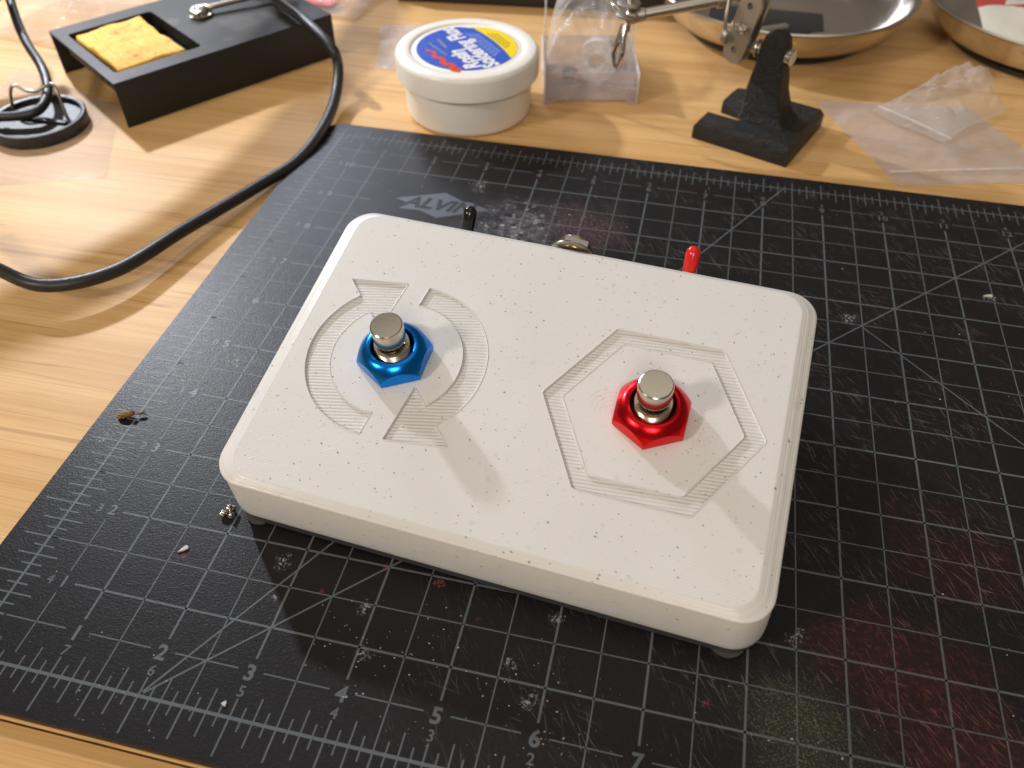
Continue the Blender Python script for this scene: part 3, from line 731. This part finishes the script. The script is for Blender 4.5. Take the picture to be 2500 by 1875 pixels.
# ------------------------------------------------------------------ cords
bm = bmesh.new()
tube(bm, catmull([(-4.9, 6.2, .40), (-3.96, 5.69, .35), (-3.4, 5.47, .30), (-2.5, 5.32, .28), (-1.75, 5.94, .22), (-1.31, 7.27, .15), (-.80, 8.82, .05), (-.48, 9.89, .0), (-.39, 10.93, .09), (-.57, 12.13, .14),
                  (-.74, 12.85, .42), (-.90, 13.0, .78), (-1.63, 13.60, .96), (-2.69, 14.49, 1.0), (-3.67, 15.44, 1.1), (-5.0, 16.6, 1.2)], 10), .105, 16)
tag(obj("power_cord", bm, BLACKRUB, None, 60), "thick black cord looping over the desk from the stand past the mat corner", "cord")
bm = bmesh.new()
tube(bm, catmull([(-8.6, 13.5, 1.6), (-8.18, 13.03, 1.4), (-7.95, 12.71, 1.2), (-7.48, 12.15, .95), (-7.04, 11.71, .75), (-6.55, 11.3, .55), (-6.12, 10.8, .42), (-5.9, 10.35, .33), (-5.92, 10.03, .27), (-6.19, 9.85, .24), (-6.52, 9.75, .23), (-6.95, 9.64, .23), (-7.6, 9.5, .22)], 8), .095, 12)
tag(obj("iron_cable", bm, BLACKRUB, None, 60), "thinner black cable curling down onto the round base at far left", "cable")

# unseen arm, added and shaped to cast the shadow band on the desk at left
ar = thing("shadow_arm", "unseen grey tubular stand arm added beyond the upper left edge to shadow the desk", "stand arm", (-5.4, 20.2, DZ))
def off(pts): return [Vector(p) - Vector((-5.4, 20.2, DZ)) for p in pts]
bm = bmesh.new(); tube(bm, catmull(off([(-5.4, 20.2, DZ+.2), (-5.4, 20.2, 2.4), (-5.3, 19.6, 3.2), (-5.05, 17.6, 3.4), (-4.93, 15.5, 3.4), (-4.92, 13.6, 3.4), (-5.05, 12.2, 3.4), (-5.27, 11.17, 3.4), (-5.62, 10.37, 3.4), (-5.97, 9.69, 3.4), (-6.4, 9.0, 3.4), (-7.1, 8.2, 3.4), (-8.2, 7.3, 3.4)]), 8), .36, 20); obj("arm_tube", bm, DULL, ar, 60)
bm = bmesh.new(); lathe(bm, [(.9, 0), (1.0, .05), (1.0, .22), (.85, .28), (.4, .3)], 40); obj("shadow_arm_foot", bm, BLACKMETAL, ar, 40)
# round iron rest with bent wire bracket
rs = thing("iron_rest", "round black plastic iron rest with bent wire bracket at far left", "iron rest", (-6.02, 10.12, DZ))
bm = bmesh.new()
lathe(bm, [(.86, 0), (.90, .02), (.90, .23), (.875, .25), (.83, .25), (.80, .235), (.79, .15), (.40, .14), (.0005, .14)], 64); obj("rest_body", bm, BLACKRUB, rs, 30)
for x, y in ((-.42, -.45), (.10, -.52), (.52, -.02), (-.52, .12), (-.2, .35)):
    bm = bmesh.new(); lathe(bm, [(.07, .142), (.065, .150), (.0005, .150)], 20, (x, y, 0)); obj("hole_shade_disc", bm, BLACKIN, rs, 30)  # raised black discs paint in the dark of the screw holes
bm = bmesh.new(); box(bm, -.62, .62, -.06, .06, .14, .20, .02); obj("cross_rib", bm, BLACKRUB, rs, 30)
bm = bmesh.new(); ox, oy = -6.02, 10.12
tube(bm, catmull([(-.72, .18, .10), (-.62, .24, .55), (-.50, .29, .68), (-.30, .29, .60), (-.10, .33, .58), (.08, .42, .66), (.24, .45, .70), (.34, .38, .55), (.42, .28, .12)], 8), .034, 8); obj("wire_bracket", bm, STEEL, rs, 60)

# ------------------------------------------------------------------ helping hand
hh = thing("helping_hand", "black cast-iron helping hand base with upright post and metal jointed arm", "helping hand", (7.855, 13.165, DZ), (0, 0, math.radians(-21.5)))
bm = bmesh.new()
Upoly = [(-.97, -.94), (.97, -.94), (.97, .94), (-.40, .94), (-.80, .90), (-.92, .78), (-.92, .32), (-.42, .26), (-.24, .14), (-.20, -.24), (-.32, -.38), (-.97, -.42)]
def chamfer_slab(bm, poly, z0, z1, z2, inset):
    n = len(poly); sg = 1 if area(poly) > 0 else -1
    def off(i):
        a, b, c = Vector(poly[i-1]), Vector(poly[i]), Vector(poly[(i+1) % n])
        t1, t2 = (b-a).normalized(), (c-b).normalized(); n1, n2 = Vector((-t1.y, t1.x)), Vector((-t2.y, t2.x)); m = (n1+n2)
        m = m / max(.35, m.length_squared/2 if m.length_squared > 0 else 1); return b + m*.5*inset*sg*1.4 if False else b + (n1+n2).normalized()*inset*sg*1.2
    top = [tuple(off(i)) for i in range(n)]
    A_ = [bm.verts.new((x, y, z0)) for x, y in poly]; B_ = [bm.verts.new((x, y, z1)) for x, y in poly]; C_ = [bm.verts.new((x, y, z2)) for x, y in top]
    for P_, Q_ in ((A_, B_), (B_, C_)):
        for i in range(n): bm.faces.new((P_[i], P_[(i+1) % n], Q_[(i+1) % n], Q_[i]))
    vs, fs = fill2d([top]); addflat(bm, vs, fs, lambda a, b: (a, b, z2))
    bmesh.ops.remove_doubles(bm, verts=bm.verts, dist=1e-4)
chamfer_slab(bm, Upoly, 0, .25, .38, .09)
obj("iron_base", bm, BLACKIRON, hh, 50)
bm = bmesh.new(); lv = []
for z, x0, x1, y0, y1 in ((.36, -.36, .62, -.38, .42), (.46, -.33, .50, -.33, .36), (.9, -.34, .36, -.27, .28), (1.4, -.28, .27, -.20, .21), (1.75, -.25, .24, -.16, .17), (1.92, -.20, .22, -.14, .15), (1.99, -.10, .16, -.10, .11)):
    r = rrect(x0, x1, y0, y1, .055, 3)
    lv.append([bm.verts.new((x + noise.noise(Vector((x*6, y*6, z*5)))*.03, y + noise.noise(Vector((y*6, z*6, x*5)))*.03, z)) for x, y in r])
for a, b in zip(lv, lv[1:]):
    for i in range(len(a)): bm.faces.new((a[i], a[(i+1) % len(a)], b[(i+1) % len(a)], b[i]))
bm.faces.new(lv[-1]); bm.faces.new(lv[0][::-1]); post = obj("iron_post", bm, BLACKIRON, hh, 60)
def cyl(p0, p1, r, m, name, parent, n=20, prof=None):
    bm = bmesh.new(); p0, p1 = Vector(p0), Vector(p1); L = (p1-p0).length
    lathe(bm, prof or [(r*.9, 0), (r, r*.12), (r, L - r*.12), (r*.9, L)], n)
    bmesh.ops.transform(bm, matrix=Matrix.Translation(p0) @ (p1-p0).to_track_quat('Z', 'Y').to_matrix().to_4x4(), verts=bm.verts)
    return obj(name, bm, m, parent, 35)
cyl((.24, -.03, 1.60), (.36, -.05, 1.60), .15, NICKEL, "clamp_knob", post)
cyl((-.68, -.06, 1.62), (-.24, -.02, 1.62), .11, NICKEL, "clamp_bolt", post)
cyl((-.30, -.03, 1.62), (-.36, -.03, 1.62), .17, STEEL, "bolt_collar", post)
pn = Vector((-.27, -.95, .10)).normalized()
for k, off in enumerate((0.0, .17)):
    bm = bmesh.new(); stad = []
    for i in range(13): t = math.pi*i/12; stad.append((.235*math.cos(t), .43 + .235*math.sin(t)))
    for i in range(13): t = math.pi + math.pi*i/12; stad.append((.235*math.cos(t), -.43 + .235*math.sin(t)))
    cir = lambda cy: [(.062*math.cos(2*math.pi*i/16), cy + .062*math.sin(2*math.pi*i/16)) for i in range(16)]
    lps = [stad, cir(.40), cir(-.42)]
    for zz in (0, .07):
        vs, fs = fill2d(lps); addflat(bm, vs, fs, lambda a, b: (a, b, zz))
    for lp in lps:
        a_ = [bm.verts.new((x, y, 0)) for x, y in lp]; b_ = [bm.verts.new((x, y, .07)) for x, y in lp]
        for i in range(len(lp)): bm.faces.new((a_[i], a_[(i+1) % len(lp)], b_[(i+1) % len(lp)], b_[i]))
    bmesh.ops.remove_doubles(bm, verts=bm.verts, dist=1e-4)
    X = Vector((-pn.y, pn.x, 0)); Y = Vector((.16, .05, 1)).normalized(); Xc = Y.cross(pn).normalized(); Yc = pn.cross(Xc)
    Mp = Matrix((Xc, Yc, pn)).transposed().to_4x4()
    bmesh.ops.transform(bm, matrix=Matrix.Translation(Vector((-.62, -.16, 1.98)) - pn*off) @ Mp, verts=bm.verts)
    pl = obj("clamp_plate", bm, DULL, hh, 30)
cyl(Vector((-.62, -.16, 1.98)) - pn*.22, Vector((-.62, -.16, 1.98)) + pn*.14, .06, NICKEL, "plate_screw", hh)
bm = bmesh.new(); cN = Vector((-.62, -.16, 1.98)) + pn*.17
for s_ in (-1, 1):
    i0 = len(bm.verts); box(bm, 0, .22, -.03, .03, -.05, .09, .02)
    bmesh.ops.transform(bm, matrix=Matrix.Translation(cN) @ Matrix.Rotation(math.radians(-35 if s_ > 0 else 145), 4, 'Z'), verts=[v for v in bm.verts][i0:])
obj("wing_nut", bm, CHROME, hh, 40)
J1 = Vector((-1.05, .0, 2.36)); J2 = Vector((-2.25, -1.0, 2.12))
cyl(J1 + Vector((.45, .22, -.0)), J1, .07, NICKEL, "ball_arm", hh)
bm = bmesh.new(); bmesh.ops.create_uvsphere(bm, u_segments=24, v_segments=16, radius=.15); bmesh.ops.translate(bm, vec=J1 + Vector((.5, .25, 0)), verts=bm.verts); obj("ball_joint", bm, CHROME, hh, 60)
cyl(J1, J1 + (J2-J1)*.16, .15, DULL, "arm_socket", hh)
rod = cyl(J1 + (J2-J1)*.10, J2, .105, STEEL, "arm_tube", hh)
cyl(J2, J2 + (J2-J1)*.12, .125, DULL, "arm_end", hh)
bm = bmesh.new(); tube(bm, catmull([J1 + Vector((.02, -.1, .1)), J1 + Vector((.08, -.26, -.18)), J1 + Vector((.12, -.30, -.45))], 8), .035, 8); obj("wing_screw", bm, DULL, hh, 60)
bm = bmesh.new(); bmesh.ops.create_uvsphere(bm, u_segments=16, v_segments=10, radius=.09); bmesh.ops.scale(bm, vec=(1, 1, 1.6), verts=bm.verts); bmesh.ops.translate(bm, vec=J1 + Vector((.14, -.30, -.58)), verts=bm.verts); obj("screw_tip", bm, DULL, hh, 60)
J3 = J2 + (J2-J1)*.14
bm = bmesh.new(); bmesh.ops.create_uvsphere(bm, u_segments=20, v_segments=12, radius=.16); bmesh.ops.scale(bm, vec=(1, 1, .8), verts=bm.verts); bmesh.ops.translate(bm, vec=J3, verts=bm.verts); obj("ball_joint", bm, DULL, hh, 60)
for s_ in (-.10, .10):
    bm = bmesh.new(); lathe(bm, [(.05, 0), (.20, .01), (.22, .04), (.18, .06), (.05, .07)], 24, J3 + Vector((-.08, -.04, s_ + .1))); obj("joint_disc", bm, DULL, hh, 40)
cyl(J3 + Vector((-.06, -.03, -.28)), J3 + Vector((-.06, -.03, .55)), .045, CHROME, "joint_screw", hh)
for s_ in (-1, 1):     # jaws of the crocodile clip hanging down
    bm = bmesh.new(); q = J3 + Vector((-.10, -.06, -.16))
    tube(bm, catmull([q, q + Vector((.03*s_, -.12, -.22)), q + Vector((.09*s_, -.20, -.46)), q + Vector((.02*s_, -.22, -.74))], 6), lambda t: .085 - .055*t, 8); obj("clip_jaw", bm, CHROME, hh, 60)
bm = bmesh.new(); q = J3 + Vector((-.25, .05, -.05)); tube(bm, catmull([q, q + Vector((-.22, .08, .10)), q + Vector((-.45, .10, .22))], 6), .05, 8); obj("clip_handle", bm, CHROME, hh, 60)

# ------------------------------------------------------------------ steel parts bowls
def bowl(loc, label, R=3.0, Rb=2.2, hgt=1.0):
    b = thing("parts_bowl", label, "bowl", loc, group="round steel parts bowls on black magnetic feet")
    bm = bmesh.new(); T = .04
    out = [(Rb-.30, .16), (Rb-.05, .19), (R-.42, .34), (R-.22, .56), (R-.10, .80), (R-.06, hgt-.06), (R, hgt-.03), (R+.03, hgt), (R, hgt+.025), (R-.06, hgt+.01),
           (R-.13, hgt-.07), (R-.17, .80), (R-.29, .58), (R-.52, .38), (Rb-.10, .25), (.6, .24), (.0005, .24)]
    lathe(bm, [(.0005, .16)] + out, 120); obj("steel_dish", bm, CHROME2, b, 50)
    bm = bmesh.new(); lathe(bm, [(Rb-.1, 0), (Rb, .03), (Rb, .12), (Rb-.06, .155), (.5, .158)], 96); obj("magnet_foot", bm, BLACKRUB, b, 35)
    return b
CHROME2 = m_metal("polished_steel", (.74, .70, .65), .12, 6, .04)
bowl((8.15, 18.5, DZ), "polished steel parts bowl holding dark metal parts behind the helping hand")
bowl((14.35, 18.8, DZ), "polished steel parts bowl holding a paper packet and red bits at the right edge")
def seat(o, label, cat, group=None): return tag(o, label, cat, group)
bm = bmesh.new(); box(bm, 6.6, 9.2, 16.85, 18.6, .14, .20, .05); o = obj("magnet_plate", bm, BLACKMETAL, None, 30); o.rotation_euler = (0, 0, 0); seat(o, "flat dark plate lying in the left steel bowl", "plate")
bm = bmesh.new(); lathe(bm, [(.30, 0), (.36, .03), (.36, .14), (.30, .17), (.17, .17), (.15, .03)], 32, (9.15, 16.95, .13)); o = obj("ring_magnet", bm, DULL, None, 40); seat(o, "small grey ring at the front of the left steel bowl", "ring")
bm = bmesh.new(); a0, a1 = Vector((7.35, 16.75, .30)), Vector((8.35, 17.35, .32)); prs = [(.03, 0)]
for k in range(17): prs += [(.085, .02 + k*.068), (.065, .054 + k*.068)]
prs += [(.03, 1.19)]; lathe(bm, prs, 14); bmesh.ops.transform(bm, matrix=Matrix.Translation(a0) @ (a1-a0).to_track_quat('Z', 'Y').to_matrix().to_4x4(), verts=bm.verts)
seat(obj("threaded_rod", bm, DULL, None, 60), "short grey threaded rod lying in the left steel bowl", "rod")
for k, (x, y, a_) in enumerate(((13.62, 17.02, .6), (13.85, 17.65, 0.1))):
    bm = bmesh.new(); r_ = .055; tube(bm, [(-.10, 0, 0), (-.08, 0, 0), (.08, 0, 0), (.10, 0, 0)], r_, 12)
    bmesh.ops.transform(bm, matrix=Matrix.Translation((x, y, .19)) @ Matrix.Rotation(a_, 4, 'Z'), verts=bm.verts)
    tag(obj("red_sleeve", bm, REDVINYL, None, 50), ("small red sleeve nearer the front rim of the right steel bowl", "small red sleeve beside the paper packet in the right steel bowl")[k], "sleeve", "red sleeves in the right bowl")
def m_packet():
    g = G("printed_packet"); q = g.voro(g.map(g.P, rot=(0, 0, .5), scale=(.5, 1.3, 1)), 1.6); h = g.n('ShaderNodeSeparateColor'); g.l(q.outputs['Color'], h.inputs[0])
    c = g.mix(g.math('GREATER_THAN', h.outputs[0], .62), (.62, .60, .52), (.10, .25, .50)); c = g.mix(g.math('GREATER_THAN', h.outputs[1], .80), c, (.45, .06, .05))
    return g.bsdf(c, .4, 0, g.bump(g.noise(g.P, 3, 3), .4, .05))
PACKET = m_packet()
bm = bmesh.new(); 
def pillow(bm, quad, nx, ny, bulge, crk, seed, zmin=None):
    """closed bag between four corner points: two crinkled skins joined at the rim"""
    A_, B_, C_, D_ = [Vector(p) for p in quad]; top, bot = [], []
    for j in range(ny+1):
        rt, rb = [], []
        for i in range(nx+1):
            u, v = i/nx, j/ny; p = A_.lerp(B_, u).lerp(D_.lerp(C_, u), v)
            e = min(1, 6*min(u, 1-u))*min(1, 6*min(v, 1-v)); hmp = math.sin(math.pi*u)**.6 * math.sin(math.pi*v)**.6 if 0 < u < 1 and 0 < v < 1 else 0
            q = p*.9 + Vector((seed, seed*2, 0))
            w1 = noise.noise(q*1.1)*crk + noise.turbulence(q*2.2, 3, False)*crk*.7
            base_ = noise.noise(q*.7 + Vector((9, 0, 0)))*crk*.5
            zt = p.z + base_ + bulge*hmp + abs(w1)*e; zb = p.z + base_*1.0 - bulge*.25*hmp
            if zmin is not None: zt, zb = max(zt, zmin + .012 + .004*hmp), max(zb, zmin + .004)
            jx, jy = noise.noise(q*1.3 + Vector((0, 30, 0)))*.07*min(1, crk*12), noise.noise(q*1.3 + Vector((40, 0, 0)))*.07*min(1, crk*12)
            p = p + Vector((jx, jy, 0)); t_ = bm.verts.new((p.x, p.y, zt)); rt.append(t_)
            rim = i in (0, nx) or j in (0, ny)
            if rim: t_.co.z = max((zt+zb)/2, (zmin or -9) + .006); rb.append(t_)
            else: rb.append(bm.verts.new((p.x, p.y, min(zb, zt-.004))))
        top.append(rt); bot.append(rb)
    for g_ in (top, bot):
        for j in range(ny):
            for i in range(nx): bm.faces.new((g_[j][i], g_[j][i+1], g_[j+1][i+1], g_[j+1][i]))
pillow(bm, ((12.7, 17.75, .25), (15.3, 17.3, .25), (15.8, 19.6, .6), (12.6, 19.4, .6)), 18, 14, .15, .08, 3)
tag(obj("paper_packet", bm, PACKET, None, 60), "printed cream and blue paper packet inside the right steel bowl", "packet")

# ------------------------------------------------------------------ plastic bags
def bag(name, label, quad, nx, ny, bulge, crk, seed, m, zmin, zips=None):
    t = thing(name, label, "plastic bag", (0, 0, 0))
    bm = bmesh.new(); pillow(bm, quad, nx, ny, bulge, crk, seed, zmin); obj("bag_film", bm, m, t, 60)
    for z0, z1 in (zips or []):
        bm = bmesh.new(); tube(bm, catmull([Vector(z0), Vector(z0).lerp(Vector(z1), .5) + Vector((0, 0, .015)), Vector(z1)], 8), .022, 8); obj("zip_seal", bm, FILM_EDGE, t, 60)
    return t
bag("zip_bag", "large flat clear zip bag lying on the desk behind the mat's right edge", ((10.42, 11.78, DZ), (13.5, 12.6, DZ), (12.1, 15.2, DZ), (9.01, 14.75, DZ)), 36, 34, .05, .05, 1.0, FILM, DZ,
    [((10.28, 12.14, DZ+.05), (13.35, 12.98, DZ+.05))])
bag("zip_bag", "small glossy curled zip bag on top of the large flat bag", ((10.12, 14.36, .0), (11.36, 13.30, .0), (12.72, 14.85, .22), (11.95, 15.85, .50)), 46, 46, .40, .34, 5.0, FILM_CLEAR, DZ + .03,
    [((10.22, 14.52, .03), (11.50, 13.47, .03))])
bag("clear_bag", "crumpled glossy clear bag heaped behind the soldering stand at top left", ((-9.9, 13.6, .0), (-6.9, 13.2, .15), (-5.0, 15.6, .9), (-9.6, 17.4, .4)), 30, 30, .55, .42, 8.0, FILM_CLEAR, DZ)
bag("clear_bag", "clear bag end with red print lying at the top edge left of the jar", ((-3.6, 16.4, .0), (-1.75, 16.35, -.05), (-1.4, 18.6, .1), (-4.2, 18.4, .1)), 18, 16, .22, .15, 12.0, FILM_CLEAR, DZ)
bm = bmesh.new(); pillow(bm, ((-3.5, 16.75, .03), (-2.5, 16.75, .03), (-2.4, 17.4, .10), (-3.6, 17.3, .10)), 8, 6, .03, .03, 2); tag(obj("red_card", bm, REDPR, None, 60), "small red printed card inside the clear bag at the top edge", "card")
bag("clear_bag", "narrow milky strip of plastic film just left of the white jar", ((-.42, 14.05, DZ), (.75, 14.2, DZ), (.2, 16.5, DZ), (-1.05, 16.3, DZ)), 14, 16, .03, .03, 15.0, FILM, DZ)
bag("clear_bag", "thin flat film sheet on the desk around the round iron rest", ((-7.4, 7.3, DZ), (-3.75, 8.75, DZ), (-4.95, 11.2, DZ), (-8.0, 12.3, DZ)), 22, 22, .010, .006, 21.0, FILM_THIN, DZ)

# clear hinged plastic case with a roll inside
cs = thing("clear_case", "frosted clear plastic case standing behind the jar under the metal arm", "plastic case", (4.27, 14.35, DZ), (0, 0, math.radians(13)))
def shellbox(bm, x0, x1, y0, y1, z0, z1, T=.03):
    for a in ((x0, x1, y0, y0+T, z0, z1), (x0, x1, y1-T, y1, z0, z1), (x0, x0+T, y0+T, y1-T, z0, z1), (x1-T, x1, y0+T, y1-T, z0, z1), (x0+T, x1-T, y0+T, y1-T, z0, z0+T)): box(bm, *a, .01, 1)
bm = bmesh.new(); shellbox(bm, -.93, .93, -.72, 1.1, .02, .62); obj("case_body", bm, FILM_MILK, cs, 40)
bm = bmesh.new()
archp = [(-.98, 0), (-.76, 0), (-.70, .10), (.70, .10), (.76, 0), (.98, 0), (.98, .34), (.66, .36)] + [(.62 - 1.24*k/10, .36 + .07*math.sin(math.pi*k/10)) for k in range(11)] + [(-.98, .34)]
prism(bm, archp, 0, .035); bmesh.ops.transform(bm, matrix=Matrix.Translation((0, -.80, 0)) @ Matrix.Rotation(math.pi/2, 4, 'X'), verts=bm.verts); obj("case_skirt", bm, FILM_MILK, cs, 30)
for x in (-.97, .94):
    bm = bmesh.new(); box(bm, x, x+.03, -.84, 1.1, 0, .66, .01, 1); obj("case_cheek", bm, FILM_EDGE, cs, 40)
bm = bmesh.new(); box(bm, -.98, -.94, -.3, -.24, .66, 2.3, .01, 1); obj("case_fin", bm, FILM_EDGE, cs, 40)
bm = bmesh.new(); lathe(bm, [(.16, 0), (.42, 0), (.42, .5), (.16, .5), (.16, 0)], 40, cap=False)
bmesh.ops.transform(bm, matrix=Matrix.Translation((4.45, 14.6, .42)) @ Matrix.Rotation(math.radians(78), 4, 'X'), verts=bm.verts)
tag(obj("film_roll", bm, FILM_EDGE, None, 40), "pale translucent roll inside the frosted clear case", "roll")
for x, y, c_, lab_ in ((3.85, 14.35, (.06, .055, .075), "small dark part inside the frosted clear case"), (4.05, 14.5, (.55, .12, .12), "tiny pink-red part inside the frosted clear case")):
    bm = bmesh.new(); box(bm, x-.13, x+.13, y-.09, y+.09, .0, .22, .03); tag(obj("small_part", bm, simple("small_part", c_, .4), None, 40), lab_, "part")

bag("clear_bag", "crumpled clear blister film spilling over the frosted plastic case", ((3.35, 13.65, .30), (5.15, 14.0, .40), (5.0, 16.6, 1.1), (3.2, 16.2, .9)), 34, 34, .42, .40, 31.0, FILM_CLEAR, DZ + .05)
# dark case behind everything, handle at top-left corner
bm = bmesh.new(); box(bm, -1.2, 5.6, 18.05, 21, DZ, .9, .12, 3); bmesh.ops.rotate(bm, cent=(2, 18.1, 0), matrix=Matrix.Rotation(math.radians(6), 3, 'Z'), verts=bm.verts)
tag(obj("dark_case", bm, simple("dark_case", (.018, .016, .018), .45), None, 40), "low black case running along the top edge behind the jar", "case")
bm = bmesh.new(); tube(bm, catmull([(-8.75, 11.2, 1.15), (-8.3, 11.75, 1.3), (-7.98, 12.25, 1.48), (-7.85, 12.9, 1.75)], 6), lambda t: .24 - .05*t, 16)
tag(obj("hand_tool", bm, simple("navy_plastic", (.015, .010, .06), .35), None, 60), "dark navy tool handle cut off by the top-left corner", "handle")

# ------------------------------------------------------------------ debris
bm = bmesh.new()
for (x, y, z, sx, sy, sz, a) in ((-.14, 3.40, .05, .10, .045, .04, .3), (-.06, 3.43, .06, .05, .035, .035, 1.0), (.04, 3.47, .05, .06, .022, .02, .6), (-.2, 3.36, .03, .04, .03, .03, 0)):
    i0 = len(bm.verts); bmesh.ops.create_icosphere(bm, subdivisions=2, radius=1); vs_ = list(bm.verts)[i0:]
    for v in vs_: v.co = Vector((v.co.x*sx, v.co.y*sy, v.co.z*sz))*(1 + .35*noise.noise(v.co*2.3 + Vector((x*9, 0, 0))))
    bmesh.ops.transform(bm, matrix=Matrix.Translation((x, y, z)) @ Matrix.Rotation(a, 4, 'Z'), verts=vs_)
tag(obj("crumb", bm, simple("brown_crumb", (.20, .095, .015), .6, nscale=14, nb=.6, var=.7), None, 40), "brown crumb lying on the mat's left ruler", "crumb")
bm = bmesh.new()
for (x, y, z, r) in ((1.90, 2.30, .05, .065), (1.84, 2.24, .03, .05), (1.95, 2.23, .035, .045), (1.86, 2.33, .03, .04)):
    i0 = len(bm.verts); bmesh.ops.create_icosphere(bm, subdivisions=3, radius=r); vs_ = list(bm.verts)[i0:]
    for v in vs_: v.co *= 1 + .4*noise.noise(v.co*30 + Vector((x, y, 0))*5)
    bmesh.ops.translate(bm, vec=(x, y, z), verts=vs_)
tag(obj("solder_blob", bm, CHROME, None, 60), "shiny crumpled solder blob beside the pedal's front left corner", "solder blob")
CHIP = simple("pale_chip", (.50, .485, .44), .6, nb=.3); CHIPY = simple("tan_chip", (.55, .46, .26), .6, nb=.3)
def chips(name, m, n, seed, clusters, smax):
    rr = random.Random(seed); bm = bmesh.new()
    for k in range(n):
        if rr.random() < .55:
            cx_, cy_, s_ = rr.choice(clusters); x, y = rr.gauss(cx_, s_), rr.gauss(cy_, s_)
        else: x, y = rr.uniform(0, 12.5), rr.uniform(-.3, 11.2)
        if not (-.45 < x < 16 and -.4 < y < 11.3): continue
        lx, ly = x-5.0, y-1.96
        if -3.2 < lx < 3.4 and -.3 < ly < 4.2: continue
        r_ = smax*(.25 + .75*rr.random()**3); h_ = r_*.7; a = rr.uniform(0, 6.3); e = rr.uniform(.5, 1.0)
        vs_ = [bm.verts.new((x + r_*q*math.cos(a + t), y + r_*e*q*math.sin(a + t), .002)) for t, q in ((0, 1), (1.6, .8), (3.0, 1.1), (4.5, .7))] + [bm.verts.new((x, y, h_))]
        for i in range(4): bm.faces.new((vs_[i], vs_[(i+1) % 4], vs_[4]))
    o = obj(name, bm, m, None, 20); o['kind'] = 'stuff'; return o
chips("pale_dust", CHIP, 420, 3, [(4.4, .9, .35), (5.9, .8, .3), (3.9, 1.2, .4), (3.7, 8.9, .45), (4.8, 8.8, .7), (9.5, 7, 1), (2, -.1, .4)], .0145)
chips("tan_dust", CHIPY, 220, 5, [(4.6, .8, .6), (6.2, .6, .5), (6.5, .2, .6), (8.5, 1.2, .5)], .016)
for x, y, a, L_, m_, lb_ in ((1.56, 1.63, .9, .12, CHIP, "pale teardrop chip on the mat near the left ruler"), (11.35, 8.62, .2, .13, CHIP, "white chip on the mat at the right edge of the picture"), (2.86, .11, .2, .05, CHIP, "tiny white sliver on the mat beside the bottom ruler")):
    bm = bmesh.new(); prism(bm, [(0, 0), (L_*.5, .022), (L_, .03), (L_*1.12, 0), (L_, -.03), (L_*.5, -.02)], .002, .02, .004)
    bmesh.ops.transform(bm, matrix=Matrix.Translation((x, y, 0)) @ Matrix.Rotation(a, 4, 'Z'), verts=bm.verts); tag(obj("plastic_chip", bm, m_, None, 30), lb_, "chip")
